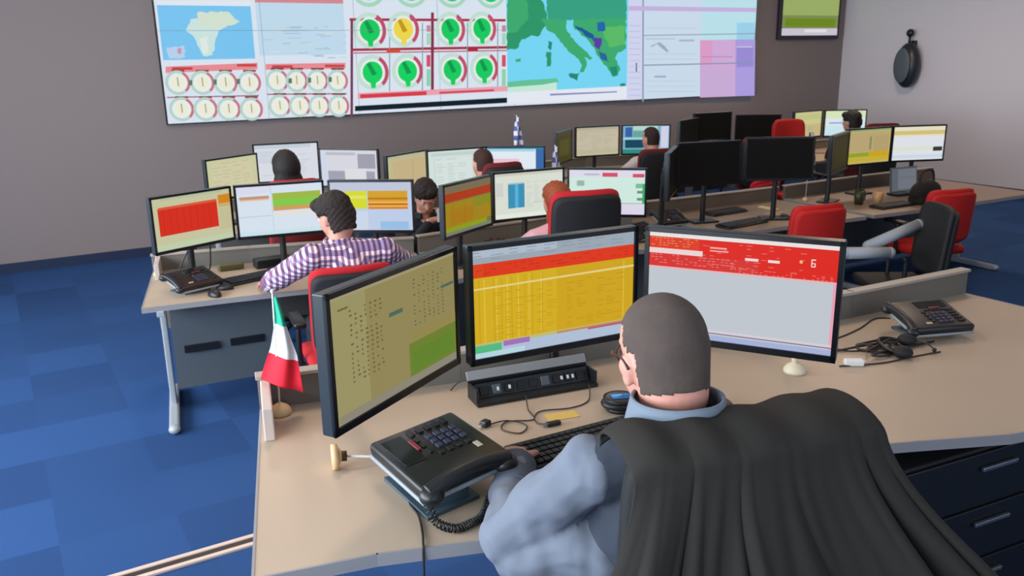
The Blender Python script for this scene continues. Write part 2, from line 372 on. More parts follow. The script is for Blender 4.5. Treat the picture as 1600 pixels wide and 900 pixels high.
coast([(846, -16), (970, -22), (970, 28), (880, 32), (848, 30)], '#38a585'); coast([(930, 44), (968, 40), (968, 70), (944, 74)], '#5cc06a')
coast([(889, 40), (902, 44), (920, 56), (918, 64), (904, 54)], '#1d5d9c'); coast([(920, 58), (932, 60), (930, 78), (920, 72)], '#5a3fae'); coast([(926, 80), (938, 84), (944, 98), (934, 94)], '#2c64a4'); coast([(925, 36), (936, 34), (938, 48), (926, 50)], '#226ab0')
coast([(944, 104), (957, 104), (955, 118), (949, 118)], '#1f8f7a'); coast([(960, 131), (969, 130), (969, 134), (961, 135)], G3)
wpoly([(785, 128), (812, 125), (862, 122), (866, 128), (840, 132), (786, 136)], '#66c79c'); wpoly([(786, 136), (840, 132), (862, 128), (862, 140), (786, 146)], '#cdeedd')
wr(785, 144, 972, 162, '#e9eef8', 134, 153); wr(852, 146, 956, 149, '#8f90c4', 142, 144)
# right pages
uz(UD, VZ0, UE, VZ1, '#d6d9f4'); uz(UE, VZ0, UF, VZ1, '#cfe0f2'); uz(UF, VZ0, 1, VZ1, '#bfe6f0')
wpoly([(1085, 63), (1140, 62), (1140, 150), (1085, 152)], '#d5aedb'); wpoly([(1140, 62), (1171, 62), (1170, 149), (1140, 150)], '#b0a0e4'); wpoly([(1085, 63), (1104, 63), (1104, 100), (1085, 102)], '#e0a0cc'); wpoly([(1142, 74), (1168, 74), (1168, 104), (1142, 105)], '#9d8fd8'); wpoly([(1142, 36), (1170, 36), (1170, 62), (1142, 62)], '#9fd6f0')
wpoly([(1087, 110), (1138, 108), (1138, 150), (1087, 151)], '#cdb0dc')
wr(995, -30, 997.5, 158, '#8ba4b8'); wr(997, 55, 1171, 56.5, '#8ea6bc', 52, 53.5); wr(997, 101, 1171, 102.8, '#8a98b8', 97, 98.8)
wr(985, 98, 987, 112, '#5d6484'); wpoly([(1008, 72), (1022, 66), (1030, 72), (1036, 80), (1034, 82), (1026, 76), (1018, 69), (1009, 74)], '#9fb2c4'); wr(1014, 118, 1032, 121, '#9fb2c4'); wr(1000, 60, 1046, 62, '#b8ccdc'); wr(1052, 62, 1076, 65, '#a8bdd0'); wr(1088, 88, 1136, 89.4, '#b98cc4'); wr(1142, 73, 1166, 74.2, '#e6d8f2')
for y in (44, 84, 92, 126, 134, 142): wr(1000, y, 1080, y+1, '#bdd0e2')
for y in range(40, 150, 9): wr(974, y, 992, y+1, '#b9bfe0')
uz(UD, 2.62, 1, 2.68, '#c9b6e2'); uz(UE, 2.9, 1, 2.92, '#8ea6bc')
vt = thing('video_wall', 'wall-wide bright display wall of maps, gauges and charts on the back wall', 'video wall', (VX0, Y1, VZ0))
me = P.mesh(lambda u, v, k: (u*VW, -.062-.00006*k, (1-v)*VH)); link('screen', me, M_SCREEN, vt)
b = B(); box(b, (VW/2, -.03, VH/2), (VW+.02, .058, VH+.02)); obj('housing', b, M_BLK, vt)
# seams between the display modules
b = B()
for k in range(1, 8): box(b, (VW*k/8, -.0995, VH/2), (.004, .0008, VH))
box(b, (VW/2, -.0995, VH*.5), (VW, .0008, .004)); obj('seam', b, mat('display_seam', '#7f93a8', .5), vt)

# wall screen right of it
t = thing('wall_screen', 'small wall screen with green and white picture, right of the video wall', 'screen', (10.86, Y1, 2.215))
b = B(); box(b, (.70, -.035, .39), (1.40, .07, .78), bev=.01); obj('housing', b, mat('dark_violet_frame', '#2d2233', .4), t)
q = Paint().r(0, 0, 1, 1, '#7f8f52').r(0, 0, 1, .55, '#9db068').r(.05, .62, .95, .80, '#6d8a1e').r(0, .84, 1, 1, '#cfc6d6').r(.4, .86, .8, .93, '#e6e0ea').r(.0, .1, 1, .16, '#cfc6d6')
link('screen', q.mesh(lambda u, v, k: (.05+u*1.30, -.072-.0003*k, .06+(1-v)*.68)), M_SCREEN, t)
# dark rounded fixture on the pale wall
t = thing('wall_speaker', 'dark rounded fixture with a knob mounted high on the pale side wall', 'speaker', (X1, 8.62, 1.62))
b = B(); ell(b, (-.14, 0, .18), (.13, .20, .34), seg=24); obj('housing', b, mat('dark_blue_grey_shell', '#272f38', .35), t, True)
b = B(); ell(b, (-.285, 0, .18), (.03, .14, .26), seg=24); obj('grille', b, M_PANEL, t, True)
b = B(); box(b, (-.03, 0, .3), (.06, .08, .5), bev=.01); obj('bracket', b, M_BLK, t)
b = B(); ell(b, (-.12, .02, .66), (.05, .06, .06)); cone(b, (-.12, .02, .5), (-.12, .02, .62), .018); obj('knob', b, M_BLK, t, True)

# ------------------------------------------------------------------ desks
def desk(label, poly, z, up, zf, legs, uph=.11, panel=None, name='desk', group=None, top=None, upm=None):
    """poly: outline of the worktop (world xy), up: polyline of the rear upstand, legs: list of (front xy, rear xy)"""
    ox, oy = poly[0]; t = thing(name, label, 'desk', (ox, oy, zf), 0, group); h = z-zf
    L = [(x-ox, y-oy) for x, y in poly]
    b = B(); prism(b, L, h-.028, h); obj('worktop', b, [top or M_DESK], t)
    b = B(); n = len(L)
    for i in range(n):
        (xa, ya), (xb, yb) = L[i], L[(i+1) % n]; d = V(xb-xa, yb-ya, 0); a = math.atan2(d.y, d.x)
        box(b, ((xa+xb)/2, (ya+yb)/2, h-.0145), (d.length+.004, .006, .031), rot=(0, 0, a))
    obj('edge_band', b, M_DESKE, t)
    b = B(); c = B()
    for (p, q) in zip(up, up[1:]):
        d = V(q[0]-p[0], q[1]-p[1], 0); a = math.atan2(d.y, d.x); m = ((p[0]+q[0])/2-ox, (p[1]+q[1])/2-oy)
        box(b, (m[0], m[1], h+uph/2-.2), (d.length, .03, uph+.4), rot=(0, 0, a)); box(c, (m[0], m[1], h+uph+.006), (d.length+.01, .05, .012), rot=(0, 0, a), bev=.002)
    obj('upstand', b, upm or M_UPST, t); obj('upstand_rail', c, mat('pale_rail', '#a69d92', .5), t)
    for (f, r_) in legs:
        f = V(f[0]-ox, f[1]-oy, 0); r_ = V(r_[0]-ox, r_[1]-oy, 0); mid = f.lerp(r_, .55); d = (r_-f); a = math.atan2(d.y, d.x)
        b = B(); box(b, (mid.x, mid.y, h/2), (.11, .035, h-.05), rot=(0, 0, a), bev=.008); box(b, (mid.x, mid.y, h-.045), (d.length*.9, .04, .035), rot=(0, 0, a), bev=.004)
        lg = obj('leg', b, M_LIGHTG, t)
        b = B(); e = d.normalized(); box(b, ((f+r_)/2+V(0, 0, .03)), (d.length, .06, .05), rot=(0, 0, a), bev=.014)
        ell(b, f+V(0, 0, .03), (.034, .034, .028)); obj('foot', b, M_LIGHTG, lg)
    if panel:
        for (p, q, z0, z1) in panel:
            d = V(q[0]-p[0], q[1]-p[1], 0); a = math.atan2(d.y, d.x)
            b = B(); box(b, ((p[0]+q[0])/2-ox, (p[1]+q[1])/2-oy, (z0+z1)/2), (d.length, .02, z1-z0), rot=(0, 0, a)); obj('modesty_panel', b, M_PANEL, t)
    return t
DF = desk('large pale front desk with curved edge, under the three big monitors', [(.34, 1.66), (.60, 1.605), (.83, 1.525), (1.05, 1.46), (1.30, 1.43), (1.60, 1.42), (1.85, 1.42), (2.10, 1.315), (2.36, 1.20), (2.75, 1.12), (3.30, 1.08), (3.62, 1.08), (3.62, 2.13), (2.9, 2.17), (1.85, 2.33), (1.24, 2.42), (.605, 2.56)],
          1.04, [(.605, 2.57), (1.24, 2.43), (1.85, 2.34), (2.9, 2.18), (3.62, 2.14)], .3,
          [((.52, 1.72), (.68, 2.40)), ((3.3, 1.2), (3.35, 2.0))], uph=.10, panel=[((.75, 2.46), (3.4, 2.1), .3, .72)])
b = B(); box(b, (.255, .775, .79), (.03, .26, .1), rot=(0, 0, R(-14)), bev=.004); obj('end_board', b, mat('pale_end_board', '#c3b4aa', .5), DF)
DA = desk('pale desk of the man in the checked shirt, nearest the left wall', [(.594, 5.04), (1.0, 4.99), (1.40, 4.93), (1.75, 4.86), (2.05, 4.78), (2.30, 4.62), (2.45, 5.43), (2.0, 5.62), (1.4, 5.80), (.80, 5.93)],
          .75, [(.80, 5.94), (1.4, 5.81), (2.0, 5.63), (2.45, 5.44)], 0, [((.672, 4.95), (.80, 5.65)), ((2.2, 4.85), (2.3, 5.45))], uph=.10, panel=[((.77, 5.28), (1.42, 5.22), .15, .70)])
b = B(); 
for x0 in (.33, .60): box(b, (x0, .215-.055*(x0), .40), (.20, .012, .045), rot=(0, 0, R(-5)))
obj('cable_slot', b, M_BLK, DA)
b = B(); box(b, (.215, .74, .80), (.03, .26, .1), rot=(0, 0, R(-12)), bev=.004); obj('end_board', b, mat('pale_end_board', '#c3b4aa', .5), DA)
desk('brownish desk of the auburn-haired woman, behind the yellow front monitor', [(2.33, 4.60), (2.65, 4.68), (2.95, 4.84), (3.3, 4.84), (3.6, 4.68), (4.15, 4.45), (4.25, 5.25), (3.7, 5.47), (2.48, 5.42)], .75, [(2.48, 5.43), (3.7, 5.48), (4.25, 5.26)], 0, [((2.5, 4.7), (2.55, 5.3)), ((4.05, 4.55), (4.1, 5.2))], panel=[((2.5, 5.3), (4.2, 5.15), .05, .72)])
desk('cluttered desk under the three switched-off monitors', [(4.28, 4.62), (5.2, 4.60), (6.1, 4.50), (6.15, 5.50), (5.0, 5.55), (4.36, 5.62)], .75, [(4.36, 5.63), (5.0, 5.56), (6.15, 5.51)], 0, [((4.5, 4.7), (4.6, 5.5)), ((5.9, 4.6), (6.0, 5.4))], panel=[((4.4, 5.45), (6.1, 5.38), .05, .72)], top=mat('dimmed_desk_laminate', '#8f7a68', .45, var=.06, vscale=3), upm=mat('dimmed_upstand', '#665c52', .6))  # dimness painted into worktop and upstand; rear panel added to hide bright floor
desk('cluttered desk under the beige table screen at the right', [(6.20, 4.50), (7.1, 4.40), (8.35, 4.35), (8.4, 5.45), (7.3, 5.50), (6.25, 5.50)], .75, [(6.25, 5.51), (7.3, 5.51), (8.4, 5.46)], 0, [((6.4, 4.6), (6.45, 5.4)), ((8.1, 4.5), (8.15, 5.3))], panel=[((6.3, 5.38), (8.3, 5.3), .05, .72)], top=mat('dimmed_desk_laminate', '#8f7a68', .45, var=.06, vscale=3), upm=mat('dimmed_upstand', '#665c52', .6))  # same darkened desk colours for the dim side, same added floor-hiding panel
desk('far left desk of the dark-haired woman near the back wall', [(1.35, 6.85), (2.6, 6.75), (2.8, 6.85), (2.9, 7.6), (2.2, 7.9), (1.45, 7.85)], .75, [(1.45, 7.86), (2.2, 7.91), (2.9, 7.61)], 0, [((1.5, 6.95), (1.55, 7.7)), ((2.7, 6.95), (2.75, 7.5))])
desk('desk holding the tan monitor and the two white ones in the middle rear', [(2.75, 6.28), (3.4, 6.28), (4.15, 6.16), (4.25, 6.75), (3.5, 7.0), (2.85, 7.0)], .75, [(2.85, 7.01), (3.5, 7.01), (4.25, 6.76)], 0, [((2.9, 6.3), (2.95, 6.9)), ((4.0, 6.2), (4.05, 6.7))])
desk('rear desk with the olive, cream and teal screens', [(4.95, 7.35), (6.0, 7.35), (6.75, 7.2), (6.85, 8.2), (6.1, 8.45), (5.05, 8.35)], .75, [(5.05, 8.36), (6.1, 8.46), (6.85, 8.21)], 0, [((5.1, 7.45), (5.15, 8.2)), ((6.6, 7.4), (6.65, 8.1))])
desk('rear desk holding three switched-off monitors, left of the red chair', [(6.95, 7.25), (8.15, 7.2), (8.25, 8.1), (7.05, 8.2)], .75, [(7.05, 8.21), (8.25, 8.11)], 0, [((7.1, 7.3), (7.1, 8.05)), ((8.0, 7.3), (8.0, 8.0))])
desk('rear right desk with the beige and white-blue screens', [(8.45, 7.15), (9.9, 7.0), (10.0, 8.0), (8.55, 8.15)], .75, [(8.55, 8.16), (10.0, 8.01)], 0, [((8.6, 7.3), (8.6, 8.05)), ((9.7, 7.2), (9.7, 7.9))])

# ------------------------------------------------------------------ monitors
MW, MH = .555, .345
def monitor(x, y, yaw, zb, zd, paint, label, group=None, off=False, base=True, arm=None):
    t = thing('monitor', label, 'monitor', (x, y, zd), R(yaw), group); z0 = zb-zd
    b = B(); box(b, (0, .021, z0+MH/2), (MW, .034, MH), bev=.004); box(b, (0, .045, z0+MH/2), (MW*.55, .03, MH*.55), bev=.01); obj('housing', b, M_BODY, t)
    b = B(); w = .014
    for (cx, cz, sx, sz) in ((0, MH-w/2, MW, w), (0, w*.7, MW, w*1.4), (-MW/2+w/2, MH/2, w, MH), (MW/2-w/2, MH/2, w, MH)): box(b, (cx, .001, z0+cz), (sx, .008, sz), bev=.001, seg=1)
    obj('bezel', b, M_BEZ, t)
    sw, sh, sx, sz = MW-2*w, MH-2.4*w, -MW/2+w, z0+MH-w
    me = paint.mesh(lambda u, v, k: (sx+u*sw, .0032-.00002*min(k, 110)-.0004*(k > 0), sz-v*sh)); link('screen', me, M_SCREEN, t)
    if arm:
        # desk clamp on the rear edge, post and jointed arm to the back of the panel
        q = Matrix.Rotation(-R(yaw), 3, 'Z') @ V(arm[0]-x, arm[1]-y, 0); zc = z0+.12
        b = B(); cone(b, (q.x, q.y, .0), (q.x, q.y, zc+.03), .017); cone(b, (q.x, q.y, 0), (q.x, q.y, .02), .04)
        cone(b, (q.x, q.y, zc), (q.x*.4+.04, q.y*.45+.05, zc), .014); cone(b, (q.x*.4+.04, q.y*.45+.05, zc), (0, .075, zc+.01), .012)
        ell(b, (q.x*.4+.04, q.y*.45+.05, zc), .02); box(b, (0, .066, zc+.02), (.10, .02, .10), bev=.004)
        obj('monitor_arm', b, M_BLK, t); return t
    b = B(); cone(b, (0, .085, .01), (0, .075, z0+MH*.45), .022, .018); box(b, (0, .066, z0+MH*.45), (.10, .03, .10), bev=.004)
    obj('stand_neck', b, M_BLK, t)
    if base:
        b = B(); box(b, (0, .075, .008), (.22, .15, .014), bev=.006); obj('stand_base', b, M_BLK, t)
    return t
SC_ = {}
def pa(): return Paint()
# front three
s = pa().r(0, 0, 1, 1, '#958a5a').r(0, 0, .25, 1, '#9d9768').r(.57, .64, 1, .93, '#6f8433').r(.60, .72, .97, .90, '#64862f').r(.02, .93, 1, 1, '#8f8a78').r(0, 0, 1, .03, '#a39a74')  # picture colours dimmed for the slanted viewing angle
s.r(.42, .30, .53, .335, '#4f6a5f').r(.87, .26, .99, .285, '#4f6a5f').r(.57, .55, 1, .64, '#978a52')
for i in range(7): s.dashes(.13+i*.036, .14, .15+i*.036, .74, 16, 1, '#6e653c', dens=.75, h=.4)
for i in range(7): s.dashes(.62+i*.042, .10, .64+i*.042, .52, 13, 1, '#70673e', dens=.75, h=.4)
s.r(.05, .10, .12, .115, '#6e653c')
monitor(.823, 1.93, 30.8, 1.25, 1.04, s, 'front left monitor seen at a slant, dim olive table with a green patch', arm=(.84, 2.475))
s = pa().r(0, 0, 1, 1, '#d9b222').r(0, 0, 1, .13, '#9fabb8').r(0, 0, .5, .07, '#b2bfce').r(.0, .125, 1, .25, '#e23b1c').r(.0, .13, .06, .25, '#e0451e')
s.r(.5, .25, 1, .86, '#d4a91f').r(0, .86, 1, .93, '#c4c27a').r(0, .89, 1, 1, '#b4c4dc').r(0, .88, .16, .95, '#58bf86').r(.17, .87, .33, .92, '#a774bf').r(.0, .95, .3, 1, '#b9dbe8').r(.5, .87, 1, .89, '#c88a5c').r(.7, .885, 1, .905, '#b8607a')
s.dashes(.0, .02, .95, .12, 3, 9, '#8a97a8', dens=.7, h=.2).dashes(.02, .15, .98, .24, 3, 22, '#c9301a', dens=.5, h=.3)
for k in range(14):
    u = [.03, .06, .115, .13, .16, .195, .22, .26, .30, .325, .345, .40, .405, .93][k]; s.r(u, .27, u+.006, .86, ['#cda51c', '#e6c548'][k % 2])
s.quad([(0, .345), (1, .325), (1, .345), (0, .36)], '#ead68a').dashes(.12, .38, .5, .86, 20, 6, '#c89c1c', dens=.45, h=.3).dashes(.56, .36, .95, .84, 20, 6, '#c3951c', dens=.45, h=.25)
monitor(1.338, 1.985, -4.5, 1.258, 1.04, s, 'front middle monitor with yellow table under a red band', arm=(1.56, 2.335))
s = pa().r(0, 0, 1, 1, '#c5ccd4').r(0, 0, 1, .04, '#eee8e8').r(0, .04, 1, .33, '#e2281c').r(0, .04, .28, .15, '#e33f22').r(0, .20, .6, .33, '#dc3530')
s.r(0, .15, .30, .20, '#f3d9da').r(.985, .33, 1, .96, '#f0a5bb').r(0, .325, 1, .34, '#f2b4b8').r(.0, .925, 1, .935, '#8d6a86').r(0, .95, 1, 1, '#a9b6dc').r(0, .90, 1, .925, '#d8d3dc')
s.dashes(.01, .05, .28, .14, 4, 12, '#f0a070', dens=.55, h=.25).dashes(.01, .21, .5, .31, 4, 20, '#f08a86', dens=.5, h=.25).dashes(.30, .06, .85, .30, 8, 14, '#ef7a6a', dens=.28, h=.2)
s.r(.53, .175, .60, .20, '#fbdcdc').r(.65, .175, .71, .20, '#fbdcdc').r(.34, .10, .43, .115, '#f6b2aa').r(.34, .13, .44, .142, '#f6b2aa').r(.81, .155, .825, .18, '#f4c07a')
for (a, c, d, e) in ((.868, .135, .890, .145), (.868, .135, .873, .205), (.868, .168, .890, .176), (.868, .197, .890, .205), (.885, .168, .890, .205)): s.r(a, c, d, e, '#fbe3e3')
s.dashes(.5, .28, .99, .33, 3, 22, '#f08a86', dens=.5, h=.3)
monitor(1.765, 1.70, -57.5, 1.262, 1.04, s, 'front right monitor, white page below a red header band', arm=(2.12, 2.25))
# second row
s = pa().r(0, 0, 1, 1, '#cbcaa4').r(.06, .19, .82, .72, '#d9301f').r(.07, .17, .82, .22, '#e05a3c').r(.84, .10, 1, .28, '#d98a1f').r(.84, .29, 1, .34, '#c8b070').r(.84, .36, 1, .8, '#c9c39a').r(.0, .88, 1, 1, '#c5d3b0').r(.1, .0, .9, .05, '#b9c4a0')
for k in range(8): s.r(.12+k*.085, .22, .125+k*.085, .70, '#c02417')
monitor(1.001, 5.433, 21.7, .974, .75, s, 'monitor with a big red table on cream, nearest the left wall')
s = pa().r(0, 0, 1, 1, '#dce8f4').r(0, 0, .4, .14, '#dfe0f2').r(.03, .20, .37, .26, '#c49a86').r(.03, .26, .37, .29, '#f0c8a0').r(.41, .16, .98, .50, '#a3bd48').r(.42, .28, .95, .42, '#86cf4c').r(.41, .44, .98, .52, '#d8a065').r(.395, 0, .402, 1, '#b9d4e4').r(.40, .56, 1, .62, '#f0e4dc').r(.0, .6, .38, .62, '#c5d4e4').r(.0, .92, 1, 1, '#cfe8f0')
monitor(1.527, 5.40, -10, .985, .75, s, 'monitor with a green block, left of the checked-shirt man')
s = pa().r(0, 0, 1, 1, '#c3d2ee').r(0, 0, 1, .18, '#c5cbe0').r(.18, .18, .45, .55, '#d9df2e').r(.18, .28, .45, .34, '#e8e86a').r(.46, .18, .95, .40, '#d9a52a').r(.46, .32, .95, .36, '#c07a1c').r(.46, .40, .95, .44, '#f0b850').r(.46, .44, .95, .48, '#cf6a14').r(.46, .48, .95, .51, '#f0c058').r(.46, .51, .95, .56, '#d98a2c').r(.6, .82, .95, .98, '#9cc4ea').r(.0, .6, .45, 1, '#d0dcf0')
monitor(2.045, 5.17, -35, .984, .75, s, 'monitor with yellow and orange bars, right of the checked-shirt man')
s = pa().r(0, 0, 1, 1, '#7a7446').r(0, 0, 1, .12, '#7c6f58').r(0, .15, 1, .32, '#b23a1a').r(0, .34, 1, .84, '#a5861c').r(.6, .34, 1, .55, '#8f8a22').r(.1, .5, .6, .8, '#ab7c18').r(0, .84, .9, .93, '#8fa01e').r(0, .93, 1, 1, '#7b8270').r(.15, .36, .16, .82, '#8f7516').r(.4, .36, .41, .82, '#8f7516')
monitor(2.591, 4.86, 27.5, .973, .75, s, 'slanted monitor with a dull amber table, left of the auburn-haired woman')
s = pa().r(0, 0, 1, 1, '#dfe4d8').r(0, 0, 1, .06, '#cfcfc0').r(.19, .24, .43, .78, '#3f94ba').r(.29, .24, .34, .78, '#5cb4e4').r(.19, .22, .43, .25, '#a9c6c8').dashes(.46, .22, .8, .8, 14, 3, '#c9d3cc', dens=.7).r(.02, .2, .12, .5, '#d4d6d2').r(.55, .68, .70, .69, '#a0aea8').r(.0, .9, 1, 1, '#e8efe4')
monitor(3.165, 5.04, -5.3, .971, .75, s, 'white monitor with two blue columns, left of the red-trimmed chair')
s = pa().r(0, 0, 1, 1, '#d5f0e6').r(0, 0, 1, .16, '#e4dff0').r(.44, .06, .64, .15, '#d9526a').r(.84, .08, .99, .16, '#d9526a').r(.1, .24, .2, .36, '#a0b8b0').r(.88, .30, .99, .40, '#7fc29a').r(.90, .46, .97, .52, '#5f9a7c').r(.9, .62, .97, .68, '#5f9a7c').r(.0, .74, 1, .76, '#c8a0b8').r(0, .78, 1, 1, '#e2dcf0').r(.97, .3, 1, .75, '#3fae6c').r(.2, .08, .4, .12, '#b8c0d8')
monitor(3.661, 4.81, -41, .967, .75, s, 'white and mint monitor with red tabs, right of the red-trimmed chair')
# off monitors of the second row
def offscr(): return pa().r(0, 0, 1, 1, '#0b0a09')
monitor(4.36, 4.91, 42, 1.04, .75, offscr(), 'switched-off slanted monitor, left end of the second-row dark group', off=True)
monitor(4.84, 5.03, -15, 1.056, .75, offscr(), 'switched-off monitor in the middle of the second-row dark group')
monitor(5.37, 4.80, -30, 1.075, .75, offscr(), 'switched-off monitor, right end of the second-row dark group')
monitor(6.45, 5.08, 24, 1.02, .75, pa().r(0, 0, 1, 1, '#2f281a').r(.1, .1, .9, .9, '#33301a'), 'dim brown slanted monitor, left of the beige table screen')
s = pa().r(0, 0, 1, 1, '#c8b56a').r(0, 0, 1, .05, '#8fa37a').r(.03, .08, .97, .66, '#bda877').r(.0, .68, .5, .80, '#93a52e').r(.5, .66, .97, .86, '#cfa823').r(0, .82, 1, .95, '#c9b23a').r(.50, .22, .55, .60, '#8a8e62')
for k in range(9): s.r(.62+k*.04, .20, .63+k*.04, .66, '#a8935c')
monitor(7.0, 5.2, -6, 1.03, .75, s, 'beige table screen with green and yellow strips at the right')
s = pa().r(0, 0, 1, 1, '#eae4c8').r(0, .12, 1, .24, '#d8c47e').r(0, .3, 1, 1, '#e4e6f0').r(0, .62, 1, .7, '#dfe8c8').r(.0, .85, 1, .95, '#cfe0ea').r(.8, .62, .98, .75, '#3a3a36')
monitor(7.56, 5.08, -22, 1.03, .75, s, 'pale cream screen, right of the beige table screen')
# third row
s = pa().r(0, 0, 1, 1, '#cfcfa6').r(.1, .1, .9, .9, '#d6d0ac').dashes(.1, .1, .9, .9, 9, 4, '#c8c79c')
monitor(1.678, 7.235, 29, .97, .75, s, 'cream monitor, farthest left in the rear row')
s = pa().r(0, 0, 1, 1, '#dfe1ea').r(0, 0, .9, .1, '#c9d2e0').r(.05, .15, .3, .5, '#d4dae6').dashes(.1, .2, .9, .9, 9, 4, '#cfd4de')
monitor(2.19, 7.44, -12, 1.03, .75, s, 'white monitor in front of the dark-haired woman')
s = pa().r(0, 0, 1, 1, '#dcdce6').r(.10, .06, .62, .14, '#c0c0cc').r(.66, .10, .97, .50, '#a3a3b2').r(.12, .58, .95, 1, '#a5a6b6').r(.42, .52, .80, .92, '#e2e2ea').r(0, .1, .1, 1, '#d4dcf0')
monitor(2.65, 7.17, -45, .97, .75, s, 'white and grey monitor, right of the dark-haired woman')
s = pa().r(0, 0, 1, 1, '#c7bd94').r(.12, .12, .9, .9, '#cab68a').r(.6, .2, .62, .9, '#b9a878').r(0, 0, 1, .08, '#bdbb9a')
monitor(2.948, 6.572, 27, .97, .75, s, 'tan monitor at the left end of the middle rear desk')
s = pa().r(0, 0, 1, 1, '#d6e6e0').r(.05, .05, .95, .14, '#c6d6d4').r(.08, .2, .75, .95, '#dbe8e4').r(.1, .2, .11, .95, '#bccfcc').r(.78, .2, .94, .9, '#cfdcd8').dashes(.14, .22, .7, .9, 10, 3, '#c6d6d2')
monitor(3.407, 6.58, -5, .97, .75, s, 'pale mint monitor, left of the brown-haired man')
s = pa().r(0, 0, 1, 1, '#e6f0f8').r(0, 0, .85, .10, '#a9d8ea').r(.87, 0, 1, 1, '#3a6cae').r(0, .3, .6, .5, '#f0c8d8').r(.3, .55, .75, .8, '#e6dcf0').r(0, 0, 1, .03, '#3c90b0')
monitor(3.87, 6.42, -38, .97, .75, s, 'white monitor with blue right strip, right of the brown-haired man')
s = pa().r(0, 0, 1, 1, '#453f1e').r(.2, .25, .8, .8, '#504c20').r(0, 0, 1, .1, '#4a4230')
monitor(5.30, 7.72, 38, .93, .75, s, 'dim olive monitor at the left of the rear desk')
s = pa().r(0, 0, 1, 1, '#c9c0a8').r(0, 0, 1, .1, '#b9b49c').dashes(.05, .15, .95, .9, 11, 3, '#beb49a').r(0, .8, 1, .95, '#c0bc98')
monitor(5.92, 7.96, -10, .93, .75, s, 'cream monitor in the middle of the rear desk')
s = pa().r(0, 0, 1, 1, '#7fb4cc').r(.05, .05, .2, .4, '#3c62a8').r(.22, .0, .75, .16, '#b8dccc').r(.22, .2, .5, .4, '#69ab9c').r(.05, .5, .45, .8, '#174a5c').r(0, .85, 1, 1, '#2f8f84').r(.82, .02, .98, .8, '#d8d6ec').r(.0, .42, .5, .5, '#a0d8e0')
monitor(6.45, 7.75, -33, .93, .75, s, 'teal and blue monitor in front of the man in the rear')
monitor(6.93, 7.55, 24, .98, .75, offscr(), 'switched-off monitor at the left of the rear dark group')
monitor(7.45, 7.72, -6, 1.02, .75, offscr(), 'switched-off monitor in the middle of the rear dark group')
monitor(8.0, 7.52, -28, .98, .75, offscr(), 'switched-off monitor behind the rear red chair')
s = pa().r(0, 0, 1, 1, '#cfcc92').r(0, .1, 1, .3, '#c5c58a').r(.3, .5, 1, 1, '#cdb884').r(.5, .6, .7, .8, '#b5b890')
monitor(9.0, 7.62, 3, .97, .75, s, 'small beige screen by the corner of the room')
s = pa().r(0, 0, 1, 1, '#e0eef0').r(0, 0, 1, .3, '#dcebc0').r(.1, .46, .8, .52, '#98a8d4').r(0, .6, 1, 1, '#cfeaf2').r(0, .36, 1, .44, '#e4e8f6')
monitor(9.50, 7.45, -28, .97, .75, s, 'white and blue screen by the corner of the room')

